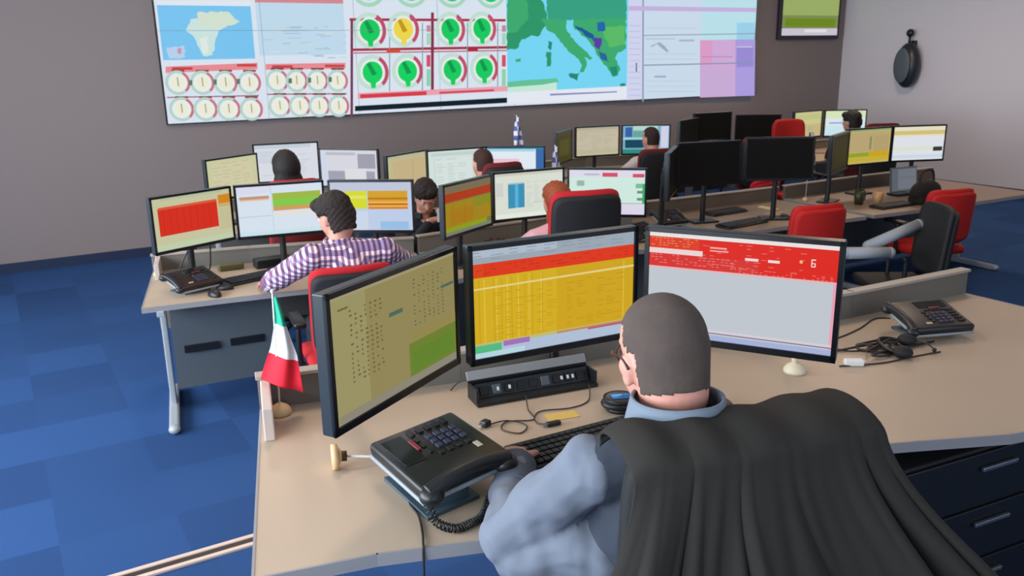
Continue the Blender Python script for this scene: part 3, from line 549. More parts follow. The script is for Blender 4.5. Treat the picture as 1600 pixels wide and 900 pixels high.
# ------------------------------------------------------------------ office chairs (face +y, backrest at y = -.22)
def rrect(i, j, w, z0, z1, k=.78):
    """rounded-rectangle grid point from -1..1 square"""
    x, z = 2*i-1, 2*j-1; m = max(abs(x), abs(z), 1e-6); r = math.hypot(x, z); e = (abs(x)**8+abs(z)**8)**.125; f = m/e if e else 1
    return x*f*w/2, (z0+z1)/2+z*f*(z1-z0)/2
def chair(label, loc, rz, top=1.03, front=None, shell=None, w=.46, arm_m=None, arm_x=.27, arm_z=.68, zf=0, bot=.52, group=None, pads=None, seat_m=None):
    front = front or M_RED; shell = shell or M_MESH
    t = thing('office_chair', label, 'chair', (loc[0], loc[1], zf), rz, group)
    b = B(); box(b, (0, 0, .45), (.48, .46, .07), bev=.03, seg=3); obj('seat', b, seat_m or front, t, True)
    def back(off, th, dw, dz):
        def f(i, j, s):
            x, z = rrect(i, j, w+dw, bot-dz, top+dz); y = -.215-.05*(1-(x/(w/2))**2)-.05*((z-bot)/(top-bot))+off+s*th
            return (x, y, z)
        b = B(); A = grid(b, 20, 20, lambda i, j: f(i, j, 0)); C = grid(b, 20, 20, lambda i, j: f(i, j, 1))
        def stitch(p, q):
            for k in range(len(p)-1): b.faces.new((p[k], p[k+1], q[k+1], q[k]))
        stitch(A[0], C[0]); stitch(A[-1], C[-1]); stitch([r[0] for r in A], [r[0] for r in C]); stitch([r[-1] for r in A], [r[-1] for r in C])
        return b
    obj('backrest', back(0, .034, .0, 0), front, t, True); obj('back_shell', back(-.036, .045, -.010, -.030), shell, t, True)
    b = B(); tube(b, smoothpath([(0, -.02, .40), (0, -.22, .40), (0, -.30, .48), (0, -.30, .62)]), .022); obj('back_support', b, M_BLK, t, True)
    am = arm_m or M_BLK
    for s in (-1, 1):
        b = B(); tube(b, smoothpath([(s*.22, 0, .42), (s*arm_x, 0, .44), (s*arm_x, 0, arm_z-.04), (s*arm_x, .02, arm_z-.02)]), .016)
        a = obj('armrest', b, M_BLK, t, True)
        if pads:
            p0, p1, r_ = pads[0 if s < 0 else 1]; b = B(); caps(b, p0, p1, r_, r_*.95); obj('arm_pad', b, am, a, True)
        else:
            b = B(); box(b, (s*arm_x, .02, arm_z), (.07, .26, .035), bev=.014, seg=3); obj('arm_pad', b, am, a, True)
    b = B(); cone(b, (0, 0, .14), (0, 0, .42), .028); cone(b, (0, 0, .10), (0, 0, .16), .05, .035); box(b, (0, 0, .405), (.2, .2, .03)); obj('gas_column', b, M_BLK, t, True)
    for k in range(5):
        a = R(72*k+18); d = V(math.cos(a), math.sin(a), 0)
        b = B(); cone(b, V(0, 0, .115), d*.29+V(0, 0, .085), .028, .018); l = obj('base_leg', b, M_BLK, t, True)
        b = B(); n = d.cross(V(0, 0, 1)); cone(b, d*.29+n*.022+V(0, 0, .03), d*.29-n*.022+V(0, 0, .03), .03); cone(b, d*.29+V(0, 0, .05), d*.29+V(0, 0, .085), .01); obj('caster', b, M_BLK, l, True)
    return t
def behind(bx, by, rz):      # chair origin for a backrest standing at bx, by
    return (bx-math.sin(rz)*.24, by+math.cos(rz)*.24)
FR = R(-17); CHF = behind(1.105, 1.075, FR)
chair('big front chair carrying the dark draped jacket', CHF, FR, top=1.115, front=M_MESH, w=.40, zf=.3, arm_x=.29)
a = R(-9); chair('red-trimmed black chair of the checked-shirt man', behind(1.55, 4.26, a), a, top=1.03, w=.46)
a = R(-14); chair('red-trimmed black high-back chair of the auburn-haired woman', behind(3.16, 4.38, a), a, top=1.265, w=.47, bot=.62)
a = R(-5); chair('red-backed chair of the dark-haired woman near the back wall', behind(1.86, 6.20, a), a, top=1.235, w=.40, shell=M_DRED, bot=.62)
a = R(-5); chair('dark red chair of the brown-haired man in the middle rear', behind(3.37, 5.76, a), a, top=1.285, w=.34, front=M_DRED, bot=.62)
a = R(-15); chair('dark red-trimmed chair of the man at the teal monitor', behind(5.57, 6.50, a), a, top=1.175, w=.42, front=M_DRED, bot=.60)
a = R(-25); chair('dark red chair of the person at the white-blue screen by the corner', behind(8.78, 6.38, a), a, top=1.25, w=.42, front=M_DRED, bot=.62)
a = R(-10); chair('bright red empty chair at the cluttered desk of switched-off monitors', behind(5.03, 4.12, a), a, top=1.02, w=.45, front=M_REDB, shell=M_REDB, seat_m=M_MESH)
a = R(165); chair('bright red empty chair beside the beige corner screen', behind(7.93, 6.98, a), a, top=1.30, w=.40, front=M_REDB, shell=M_REDB, bot=.65)
a = R(10); chair('dark red chair half hidden under the switched-off monitors', behind(6.45, 5.95, a), a, top=.86, w=.42, front=M_RED, shell=M_RED)
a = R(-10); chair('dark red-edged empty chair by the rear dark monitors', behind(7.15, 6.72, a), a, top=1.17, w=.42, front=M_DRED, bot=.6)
a = R(20); chair('empty black chair behind the white and mint monitor', behind(4.62, 5.98, a), a, top=1.06, w=.42, front=M_MESH)
a = R(56); oc = (5.43, 3.72)
def lc(x, y, z): q = Matrix.Rotation(-a, 3, 'Z') @ V(x-oc[0], y-oc[1], 0); return V(q.x, q.y, z)
M_PAD = mat('light_grey_padding', '#8f979f', .6)
chair('big black chair with light grey padded arms at the right', oc, a, top=1.02, w=.48, front=M_MESH, arm_m=M_PAD, arm_x=.16,
      pads=[(lc(5.06, 3.86, .70), lc(5.31, 3.70, .70), .043), (lc(5.40, 3.94, .69), lc(5.73, 3.78, .84), .043)])

# ------------------------------------------------------------------ people
def finger_chain(b, base, d, n, L, curl, r):
    """three bending segments; d: direction, n: palm normal (fingers curl towards -n)"""
    p = base.copy(); ang = 0; ax = d.cross(n).normalized()
    for k, f in enumerate((.45, .31, .24)):
        ang += curl[k]; q = Matrix.Rotation(-ang, 3, ax) @ d; e = p+q*L*f; caps(b, p, e, r*(1-.1*k), r*(.92-.1*k), 10); p = e
def hand(b, wrist, d, n, side, curl=(.35, .45, .35), s=1.0):
    """d: towards fingertips, n: back-of-hand normal, side: -1 left hand, 1 right hand"""
    d = d.normalized(); n = (n-d*n.dot(d)).normalized(); x = d.cross(n)*side     # x: towards the little finger
    c = wrist+d*.05*s; m = Matrix((x, d, n)).transposed()
    ell(b, c, (.040*s, .050*s, .015*s), rot=m, seg=16); caps(b, wrist-d*.02, wrist+d*.03, .026*s, .026*s, 12)
    for k, (off, L) in enumerate(((-.030, .072), (-.010, .080), (.010, .075), (.029, .058))):
        finger_chain(b, wrist+d*(.082-.006*abs(k-1))*s+x*off*s+n*.001, (d+x*off*2.0).normalized(), n, L*s, curl, .0086*s)
    t0 = wrist+d*.03*s-x*.032*s; td = (d*.75-x*.62-n*.15).normalized()
    caps(b, t0, t0+td*.036*s, .011*s, .0098*s, 10); caps(b, t0+td*.036*s, t0+td*.036*s+(td+d*.5-n*.25).normalized()*.030*s, .0096*s, .008*s, 10)
def elbow(s, w, hint, la=.30, lb=.26):
    d = w-s; L = min(d.length, (la+lb)*.995); u = d.normalized(); a = (la*la-lb*lb+L*L)/(2*L); h = math.sqrt(max(la*la-a*a, 1e-6)); k = (hint-u*hint.dot(u)).normalized()
    return s+u*a+k*h
def person(label, loc, zf, rz, head, hyaw=0, hpitch=0, wrists=None, elbows=None, shoulders=None, hdir=None, seat=.47, skin=None, hair='short', hair_m=None, shirt_m=None,
           vest_m=None, trouser_m=None, voxel=.009, collar_m=None, glasses=False, drape=None, hs=1.0, wrinkle=.010, sleeve_r=1.0, cuff_m=None, group=None, stand=False):
    """world coordinates for head and wrists; everything is built in the figure's own frame"""
    t = thing('person', label, 'person', (loc[0], loc[1], zf), rz, group); inv = Matrix.Rotation(-rz, 3, 'Z')
    def l(p): return inv @ (Vector(p)-V(loc[0], loc[1], zf))
    skin = skin or M_SKIN; hd = l(head); HY = hyaw-rz; rot = Matrix.Rotation(HY, 3, 'Z') @ Matrix.Rotation(-hpitch, 3, 'X')
    def hp(x, y, z): return hd+rot @ (V(x, y, z)*hs)
    nb = hd+Matrix.Rotation(HY*.3, 3, 'Z') @ V(0, -.055, -.165)
    pelvis = V(0, 0, seat+.10); sh = [l(p) for p in shoulders] if shoulders else [nb+V(-.18, -.005, -.065), nb+V(.18, -.005, -.065)]
    chest = (sh[0]+sh[1])/2+V(0, -.005, -.13); waist = pelvis.lerp(chest, .45)
    wr_ = [l(p) for p in wrists] if wrists else [V(-.22, .42, seat+.33), V(.22, .42, seat+.33)]
    el = [l(p) for p in elbows] if elbows else [elbow(sh[0], wr_[0], V(-.8, -.3, -.6)), elbow(sh[1], wr_[1], V(.8, -.3, -.6))]
    def torso(b, g, k_=0):
        ax = (sh[1]-sh[0]).normalized(); yaw = math.atan2(ax.y, ax.x); rm = Matrix.Rotation(yaw, 3, 'Z')
        ell(b, pelvis, (.175+g, .13+g, .12+g)); ell(b, waist, (.15+g, .11+g, .16+g), rot=rm); ell(b, chest, (.165+g, .115+g, .165+g), rot=rm)
        ell(b, (chest+waist)/2, (.158+g, .112+g, .14+g), rot=rm)
        caps(b, sh[0]*(.85-k_)+sh[1]*(.15+k_), sh[1]*(.85-k_)+sh[0]*(.15+k_), .068+g, .068+g); caps(b, (sh[0]+sh[1])/2+V(0, -.01, -.03), nb+V(0, -.005, .02), .085+g, .055+g)
        for s_, o_ in ((sh[0], sh[1]), (sh[1], sh[0])): caps(b, s_*(1-k_)+o_*k_, nb+V(0, -.01, .0), .058+g, .052+g)
    knees = [V(-.12, .42, seat+.05), V(.12, .42, seat+.05)]; ank = [V(-.13, .40, .10), V(.13, .40, .10)]; hips = [V(-.09, .02, seat+.08), V(.09, .02, seat+.08)]
    # body: one continuous skin surface
    b = B(); torso(b, -.018)
    caps(b, nb+V(0, 0, -.02), hp(0, -.028, -.05), .064*hs, .060*hs)
    ell(b, hp(0, -.012, .035), V(.077, .097, .086)*hs, rot=rot, seg=28); ell(b, hp(0, .026, -.02), V(.067, .066, .09)*hs, rot=rot, seg=24); ell(b, hp(0, .034, -.078), V(.047, .05, .038)*hs, rot=rot)
    ell(b, hp(0, -.030, -.02), V(.071, .070, .085)*hs, rot=rot); caps(b, hp(0, -.034, .02), hp(0, -.030, -.065), .074*hs, .066*hs, 24)
    caps(b, hp(0, .088, .012), hp(0, .112, -.024), .008*hs, .0125*hs, 10); ell(b, hp(0, .101, -.028), V(.017, .012, .009)*hs, rot=rot)
    ell(b, hp(0, .088, -.058), V(.023, .010, .0055)*hs, rot=rot); ell(b, hp(0, .086, -.068), V(.020, .010, .006)*hs, rot=rot); caps(b, hp(-.035, .084, .032), hp(.035, .084, .032), .011*hs, .011*hs, 10)
    for s_ in (-1, 1):
        er = rot @ Matrix.Rotation(s_*R(-22), 3, 'Z')
        ell(b, hp(s_*.079, -.006, -.008), V(.008, .019, .022)*hs, rot=er); ell(b, hp(s_*.077, -.002, -.030), V(.008, .012, .017)*hs, rot=er)
    hd_ = []
    for k in (0, 1):
        caps(b, sh[k], el[k], .046, .038); caps(b, el[k], wr_[k], .038, .026)
        f = (wr_[k]-el[k]).normalized(); dd = (inv @ Vector(hdir[k])).normalized() if hdir else V(f.x, f.y, f.z*.2).normalized(); hd_.append(dd)
        hand(b, wr_[k]+f*.01, dd, V(0, 0, 1), -1 if k == 0 else 1)
        caps(b, hips[k], knees[k], .062, .045); caps(b, knees[k], ank[k], .044, .032); caps(b, ank[k], ank[k]+V(0, .12, -.06), .035, .025)
    body = blob('body', b, skin, t, voxel, it=3 if voxel < .006 else 2, fac=.45)
    # hair from the scalp
    hm = hair_m or mat('dark_brown_hair', '#241b18', .85, bump=.6, bscale=300)
    ri = rot.inverted(); me0 = body.data; bm = bmesh.new(); bm.from_mesh(me0); kill = []
    for f_ in bm.faces:
        q = ri @ (f_.calc_center_median()-hd)/hs; ear = abs(q.x) > .071 and -.052 < q.z < .018 and q.y > -.035
        front = q.y < (.052 if q.z > .07 else .028 if q.z > .03 else -.012) - (.026 if (hair == 'buzz' and abs(q.x) > .025 and q.z > .03) else 0)
        low = q.z > ((-.060 if hair == 'buzz' else -.088) if q.y < -.03 else -.02)
        if not (front and low and not ear and q.length < .2): kill.append(f_)
    bmesh.ops.delete(bm, geom=kill, context='FACES'); bm.normal_update(); off = {'buzz': .0022, 'short': .014, 'long': .012}[hair]
    for v_ in bm.verts: v_.co += v_.normal*(off*(1+(.35*math.sin(v_.co.x*190)*math.sin(v_.co.z*160+v_.co.y*140) if hair != 'buzz' else 0)))
    cap = baked(bm, [('SOLIDIFY', dict(thickness=off+.003, offset=-1))]); cap.name = 'hair'
    for p in cap.polygons: p.use_smooth = True
    link('hair', cap, hm, t)
    if hair == 'long':
        b = B(); ell(b, hp(0, -.035, .01), V(.095, .095, .11)*hs, rot=rot); ell(b, hp(0, -.06, -.10), V(.10, .06, .12)*hs, rot=rot); ell(b, hp(-.06, -.03, -.12), V(.04, .05, .10)*hs, rot=rot); ell(b, hp(.06, -.03, -.12), V(.04, .05, .10)*hs, rot=rot)
        blob('long_hair', b, hm, t, .008, 3)
    elif hair == 'short':
        b = B(); ell(b, hp(0, -.02, .055), V(.092, .108, .085)*hs, rot=rot); ell(b, hp(-.03, .05, .085), V(.05, .045, .04)*hs, rot=rot); ell(b, hp(.02, -.06, .0), V(.07, .06, .09)*hs, rot=rot)
        hh = bpy.data.textures.get('hair_tufts') or bpy.data.textures.new('hair_tufts', 'CLOUDS'); hh.noise_scale = .028; hh.noise_depth = 2; me = baked(b, [('REMESH', dict(mode='VOXEL', voxel_size=.005)), ('SMOOTH', dict(factor=.5, iterations=3)), ('DISPLACE', dict(texture=hh, strength=.011, mid_level=.5, texture_coords='LOCAL'))]); me.name = 'hair_top'; link('hair_top', me, hm, t)
    b = B()
    for s_ in (-1, 1): ell(b, hp(s_*.031, .078, .010), V(.012, .010, .009)*hs, rot=rot, seg=12)
    obj('eye', b, mat('eye_white', '#d8d2cc', .3), t, True); b = B()
    for s_ in (-1, 1): ell(b, hp(s_*.031, .0865, .010), V(.005, .003, .005)*hs, rot=rot, seg=10)
    obj('iris', b, mat('dark_iris', '#2a1c14', .3), t, True)
    # shirt
    sm = shirt_m or mat('white_shirt', '#c9c6c8', .85)
    tx = bpy.data.textures.get('cloth_folds') or bpy.data.textures.new('cloth_folds', 'CLOUDS'); tx.noise_scale = .09; tx.noise_depth = 1
    def cloth(name, b, m, wk=wrinkle, it=5):
        me = baked(b, [('REMESH', dict(mode='VOXEL', voxel_size=max(voxel, .006))), ('SMOOTH', dict(factor=.5, iterations=it)), ('DISPLACE', dict(texture=tx, strength=wk, mid_level=.5, texture_coords='LOCAL'))])
        me.name = name
        for p in me.polygons: p.use_smooth = True
        return link(name, me, m, t)
    b = B(); torso(b, .004)
    for k in (0, 1):
        f = (wr_[k]-el[k]).normalized(); caps(b, sh[k], el[k], .066*sleeve_r, .056*sleeve_r); e = el[k].lerp(wr_[k], .90); caps(b, el[k], e, .056*sleeve_r, .040*sleeve_r)
    if drape:
        for p_, q_, r1_, r2_ in drape: caps(b, l(p_), l(q_), r1_, r2_)
    cloth('shirt', b, sm)
    if cuff_m:
        for k in (0, 1):
            b = B(); a_, c_ = el[k].lerp(wr_[k], .52), el[k].lerp(wr_[k], .97); cone(b, a_, c_, .052*sleeve_r, .044*sleeve_r, 20); cloth('cuff', b, cuff_m, .006, 2)
    cm = collar_m or sm
    b = B(); c0 = nb+(V(0, -.026, .078) if glasses else V(0, -.004, .022))
    def fcol(i, j):
        a_ = R(-245)+R(310)*i; rr = (.086 if glasses else .080)*(1.0+.12*(1-j))*hs; return c0+Matrix.Rotation(HY*.3, 3, 'Z') @ V(math.cos(a_)*rr, math.sin(a_)*rr*1.02+.004, -.020+.062*j*(1-.25*abs(2*i-1)))
    grid(b, 30, 4, fcol); me = baked(b, [('SOLIDIFY', dict(thickness=.006))]); me.name = 'collar'
    for p in me.polygons: p.use_smooth = True
    link('collar', me, cm, t)
    if vest_m:
        b = B(); torso(b, .016, .055); cloth('vest', b, vest_m, .014)
    tm = trouser_m or mat('dark_trousers', '#23262e', .85)
    b = B(); ell(b, pelvis+V(0, 0, -.02), (.18, .145, .12))
    for k in (0, 1): caps(b, hips[k], knees[k], .090, .068); caps(b, knees[k], ank[k], .064, .052)
    cloth('trousers', b, tm)
    for k in (0, 1):
        b = B(); ell(b, ank[k]+V(0, .08, -.055), (.048, .14, .045)); ell(b, ank[k]+V(0, -.01, -.03), (.045, .06, .06)); me = blob('shoe', b, M_BLK, t, .009, 3)
    if glasses:
        b = B()
        for s_ in (-1, 1):
            tube(b, smoothpath([hp(s_*.083, -.020, -.012), hp(s_*.084, .0, .008), hp(s_*.081, .045, .013), hp(s_*.058, .092, .014)]), .0030, 8)
            tube(b, [hp(s_*(.031+.023*math.cos(u_)), .099-.016*(math.cos(u_)+1)*.5, .008+.019*math.sin(u_)) for u_ in [2*math.pi*q/24 for q in range(25)]], .0016, 6)
        tube(b, [hp(-.009, .099, .012), hp(0, .112, .014), hp(.009, .099, .012)], .0016, 6); g = obj('eyeglasses', b, mat('dark_red_brown_frame', '#3a1714', .35), t, True)
        for s_ in (-1, 1): b = B(); cone(b, hp(s_*.033, .0965, .008), hp(s_*.033, .0975, .008), .017*hs, .017*hs, 20); obj('lens', b, M_GLASS, g)
    return t
M_BUZZ = mat('greying_cropped_hair', '#564a44', .9, bump=.8, bscale=700, var=.25, vscale=25)
M_SLV = mat('light_blue_grey_shirt', '#6a7280', .85, bump=.15, bscale=500); M_VEST = mat('slate_blue_vest', '#303744', .85, bump=.2, bscale=500); M_CUFF = mat('grey_rolled_cuff', '#4c5563', .85, bump=.2)
person('man with cropped hair, glasses and slate vest typing at the front desk', (1.16, 1.235), .3, FR, (1.100, 1.255, 1.510), hyaw=R(-11), hpitch=R(16), hs=1.06,
       shoulders=[(.950, 1.28, 1.285), (1.27, 1.18, 1.29)], elbows=[(.848, 1.455, 1.078), (1.47, 1.36, 1.125)], wrists=[(1.035, 1.72, 1.095), (1.45, 1.60, 1.095)], hdir=[(.35, .93, -.12), (.0, 1, -.12)],
       hair='buzz', hair_m=M_BUZZ, shirt_m=M_SLV, vest_m=M_VEST, collar_m=mat('blue_grey_collar', '#6f7c8a', .85), cuff_m=M_CUFF, glasses=True, drape=[((.875, 1.42, 1.045), (.945, 1.31, 1.10), .070, .075), ((.93, 1.36, 1.03), (.98, 1.27, 1.10), .06, .07)], voxel=.0045, sleeve_r=1.12, wrinkle=.034,
       skin=mat('pinkish_skin', '#cc9180', .5, var=.05, vscale=14))
person('dark-haired man in a red and blue checked shirt at the left desk', (1.60, 4.50), 0, R(-9), (1.60, 4.62, 1.225), hyaw=R(25), hpitch=R(22), hs=1.04,
       shoulders=[(1.43, 4.52, 1.035), (1.83, 4.46, 1.03)], elbows=[(1.26, 4.70, .89), (2.07, 4.66, .86)], wrists=[(1.28, 4.965, .80), (2.10, 4.92, .81)], hair='short', shirt_m=M_PLAID, voxel=.007, sleeve_r=1.15)
person('dark-haired woman sitting before the white monitor near the back wall', (1.93, 6.42), 0, R(-5), (1.905, 6.53, 1.27), hyaw=0, hpitch=R(5), hs=1.12, hair='long', hair_m=mat('near_black_hair', '#120d0c', .7, bump=.5), shirt_m=mat('dark_plum_top', '#3a2228', .9), voxel=.010)
person('brown-haired man in a pink shirt at the middle rear desk', (3.42, 5.98), 0, R(-5), (3.385, 6.10, 1.235), hpitch=R(8), hair='buzz', hair_m=mat('dark_brown_hair_b', '#3a211c', .85, bump=.5), shirt_m=mat('pink_shirt', '#c98d92', .85), voxel=.010)
person('auburn-haired woman in a pink and white top, half hidden by a red-trimmed chair', (3.17, 4.60), 0, R(-10), (3.135, 4.67, 1.155), hyaw=R(5), hpitch=R(8), wrists=[(2.93, 5.0, .80), (3.40, 4.98, .80)], hair='long', hair_m=mat('auburn_hair', '#8a3d1c', .6, bump=.4), shirt_m=mat('pale_pink_top', '#dba6ae', .85), voxel=.009)
person('dark-haired man in a white shirt at the teal monitor in the rear', (5.75, 6.78), 0, R(-15), (5.80, 6.90, 1.22), hpitch=R(5), wrists=[(5.62, 7.30, .80), (6.12, 7.2, .80)], hair='buzz', hair_m=mat('dark_brown_hair_c', '#2a1713', .85, bump=.5), shirt_m=mat('pale_shirt', '#cfc2c0', .85), voxel=.010)
person('dark-haired person at the white-blue screen by the corner', (8.80, 6.62), 0, R(-25), (8.62, 6.68, 1.25), hpitch=R(5), hair='short', hair_m=mat('near_black_hair', '#120d0c', .7), shirt_m=mat('dark_red_top', '#5a1a1c', .9), voxel=.010)
person('dark-haired person in dark clothes, head bowed, left of the dull amber monitor', (2.70, 5.98), 0, R(165), (2.745, 5.84, 1.06), hyaw=R(165), hpitch=R(32), wrists=[(2.86, 5.70, .90), (2.70, 5.68, .90)], hair='short', hair_m=mat('very_dark_hair', '#1d1210', .8), shirt_m=mat('navy_black_jacket', '#151a22', .85), voxel=.010)

# ------------------------------------------------------------------ jacket draped over the front chair
JK = thing('jacket', 'dark grey jacket draped over the back of the front chair', 'jacket', (CHF[0], CHF[1], .3), FR)
def sst(a, b, x): x = max(0, min(1, (x-a)/(b-a))); return x*x*(3-2*x)
def jac(i, j):
    u = 2*i-1; top = 1.156; s_ = .19+j*1.06        # j: 0 front hem .. 1 rear hem
    corner = .018*abs(u)**14+.020*(1-u)/2
    yb = -.262-.030*(1-u*u)                     # plane of the chair back
    if s_ < .22: y = yb+.118; z = top-corner-.035-(.22-s_)*.5; fl = 0
    elif s_ < .38:
        q = (s_-.22)/.16*math.pi; y = yb+.03+.088*math.cos(q); z = top-corner-.035+.035*math.sin(q); fl = 0
    else:
        d = s_-.38; fl = sst(0, .55, d); z = top-corner-.035-d; y = yb-.058-.13*fl
    wl = .215+.19*sst(.0, .5, s_-.38); wr2 = .275+.42*sst(-.06, .60, s_-.38)
    x = u*(wl if u < 0 else wr2)
    amp = .0006+.027*fl**.75
    ph = u*(1-.10*fl)
    fold = .8*math.sin(ph*7.5+1.1)+.38*math.sin(ph*19+2.2+1.2*fl)+.30*math.sin(ph*33-.8)+.14*math.sin(ph*61+j*5)
    sharp = -2.6*math.exp(-((u+.52-.02*fl)/.022)**2)+1.3*math.exp(-((u+.46-.02*fl)/.03)**2)-2.2*math.exp(-((u-.78+.05*fl)/.02)**2)+1.0*math.exp(-((u-.73+.05*fl)/.03)**2)-1.7*math.exp(-((u+.12-.14*fl)/.025)**2)+1.3*math.exp(-((u+.06-.16*fl)/.03)**2)-1.6*math.exp(-((u-.26-.12*fl)/.03)**2)+1.2*math.exp(-((u+.78-.0*fl)/.03)**2)-1.3*math.exp(-((u-.92)/.02)**2)
    n = amp*(fold+sharp)
    return (x, y-n, z+.004*math.sin(u*14))
b = B(); grid(b, 150, 90, jac); me = baked(b, [('SOLIDIFY', dict(thickness=.007, offset=-1)), ('SMOOTH', dict(factor=.4, iterations=2))]); me.name = 'jacket_body'
for p in me.polygons: p.use_smooth = True
M_JK = mat('charcoal_jacket_cloth', '#2b2926', .85, bump=.25, bscale=500, spec=.25); link('jacket_body', me, M_JK, JK)

# ------------------------------------------------------------------ things on the desks
def wire(label, pts, r=.0028, m=None, name='cable', n=8, group=None, cat='cable'):
    o = V(*pts[0]); b = B(); tube(b, [p-o for p in smoothpath(pts, n)], r, 8); x = obj(name, b, m or M_CABLE, None, True, loc=o); return tag(x, label, cat, group)
def phone(label, loc, rz, tilt=R(14), s=1.0, body=None, lift=.03):
    """desk telephone; local +y is its top edge, handset along the left (-x)"""
    t = thing('desk_phone', label, 'telephone', loc, rz); body = body or M_BLK; rx = Matrix.Rotation(tilt, 3, 'X'); w, h = .255*s, .215*s
    def f(x, y, z): return rx @ V(x*s, y*s, z*s)+V(0, -.10*s, lift+.006)
    b = B(); box(b, f(0, .10, .008), (w, h, .034*s), rot=rx, bev=.011*s, seg=3); obj('body', b, body, t, True)
    b = B(); box(b, f(.0, .10, -.010), (w*1.015, h*1.015, .012), rot=rx, bev=.004); obj('rim', b, mat('grey_phone_rim', '#8c969e', .4), t, True)
    b = B(); zt = f(0, .20, -.01).z
    prism(b, [(-.085*s, -.05*s), (.085*s, -.05*s), (.105*s, .085*s), (-.105*s, .085*s)], 0, .010)
    for sx in (-1, 1): box(b, (sx*.07*s, .02*s, zt*.42), (.012, .10*s, zt*.84), bev=.003)
    obj('stand', b, mat('blue_grey_stand', '#3d4f5a', .5), t)
    b = B(); box(b, f(.035, .165, .0255), (.13*s, .05*s, .003), rot=rx, bev=.001); obj('display', b, mat('dark_lcd', '#1d211d', .15), t)
    b = B()
    for i in range(3):
        for j in range(4): box(b, f(.0+.024*i, .035+.020*j, .027), (.018*s, .013*s, .006*s), rot=rx, bev=.0015)
    obj('keypad', b, mat('dark_grey_key', '#34364a', .35), t)
    b = B()
    for j in range(5): box(b, f(.092, .035+.021*j, .027), (.028*s, .012*s, .005*s), rot=rx, bev=.001)
    for i in range(4): box(b, f(-.006+.03*i, .122, .027), (.022*s, .008*s, .004*s), rot=rx, bev=.001)
    for j in range(4): box(b, f(-.030, .040+.022*j, .027), (.016*s, .012*s, .004*s), rot=rx, bev=.001)
    obj('function_key', b, mat('black_key', '#1c1d20', .3), t)
    b = B(); box(b, f(.036, .136, .0275), (.05*s, .009*s, .004*s), rot=rx, bev=.001); obj('red_key', b, mat('dull_red_key', '#7a1f2a', .4), t)
    b = B(); box(b, f(-.055, .03, .026), (.026*s, .012*s, .002), rot=rx, bev=.0005); obj('paper_label', b, mat('pale_label', '#b5a896', .5), t)
    hb = B(); X = -.132; p = [f(X, .005, .012), f(X, .05, .024), f(X, .10, .028), f(X, .15, .024), f(X, .195, .012)]
    tube(hb, smoothpath(p, 6), .016*s, 12, rfun=lambda q: (.015+.004*abs(2*q-1)**2)*s); ell(hb, f(X, .012, .004), (.026*s, .026*s, .020*s), rot=rx); ell(hb, f(X, .188, .004), (.026*s, .026*s, .020*s), rot=rx)
    obj('handset', hb, M_BLK, t, True)
    return t
def keyboard(label, loc, rz, L=.44, group=None):
    t = thing('keyboard', label, 'keyboard', loc, rz, group); b = B(); box(b, (0, 0, .010), (L, .145, .018), rot=(R(3), 0, 0), bev=.004); obj('body', b, M_BLK, t, True)
    b = B(); n = 20
    for j in range(5):
        for i in range(n):
            if j == 0 and 5 < i < 12:
                if i == 6: box(b, ((-.5+(9)/n)*L*.96, -.052, .021), (L*.96/n*5.8, .018, .006), bev=.001, seg=1)
                continue
            box(b, ((-.5+(i+.5)/n)*L*.96, -.052+.025*j, .021+.0013*j), (L*.96/n*.86, .020, .006), bev=.001, seg=1)
    k = obj('keys', b, mat('keyboard_key', '#1d1e21', .45), t); return t
def mouse(label, loc, rz, m=None, s=1.0):
    t = thing('computer_mouse', label, 'mouse', loc, rz); b = B(); ell(b, (0, 0, .008), (.031*s, .055*s, .030*s)); 
    bmesh.ops.bisect_plane(b, geom=b.verts[:]+b.edges[:]+b.faces[:], plane_co=(0, 0, .001), plane_no=(0, 0, -1), clear_outer=True); obj('shell', b, m or M_BLK, t, True)
    b = B(); cone(b, (-.004, .03, .032), (.004, .03, .032), .007); obj('scroll_wheel', b, M_PANEL, t, True); return t

DZ = 1.0402
# the big front phone: its top edge is turned to the left of the picture
phone('big black desk phone on a slanted stand, in front of the man', (.850, 1.795, DZ), R(92), tilt=R(-7), s=1.16, lift=.098)
# loose handset cord
def coil(label, pts, r=.009, turns=34, wr=.0022):
    P_ = smoothpath(pts, 40); out = []; n = len(P_)
    for k in range(n*6):
        q = k/(n*6-1)*(n-1); i = min(int(q), n-2); p = P_[i].lerp(P_[i+1], q-i); d = (P_[i+1]-P_[i]).normalized(); a_ = d.orthogonal().normalized(); c_ = d.cross(a_); w_ = turns*2*math.pi*q/(n-1)
        out.append(p+(a_*math.cos(w_)+c_*math.sin(w_))*r)
    b = B(); o = V(*pts[0]); tube(b, [p-o for p in out], wr, 6); return tag(obj('phone_cord', b, M_BLK, None, True, loc=o), label, 'cord')
coil('black curly cord hanging from the front phone handset', [(.745, 1.655, DZ+.070), (.760, 1.635, DZ+.016), (.785, 1.588, DZ+.012), (.825, 1.588, DZ+.012), (.862, 1.60, DZ+.012), (.892, 1.63, DZ+.012), (.93, 1.68, DZ+.012)])
wire('thin black phone wire running off the front edge of the desk', [(.775, 1.80, DZ+.01), (.752, 1.765, DZ+.003), (.745, 1.70, DZ+.003), (.722, 1.63, DZ+.003), (.700, 1.578, DZ+.003), (.694, 1.566, DZ-.02), (.69, 1.562, DZ-.25)])
keyboard('black keyboard under the hands of the man at the front desk', (1.315, 1.80, DZ), R(-2), .46)
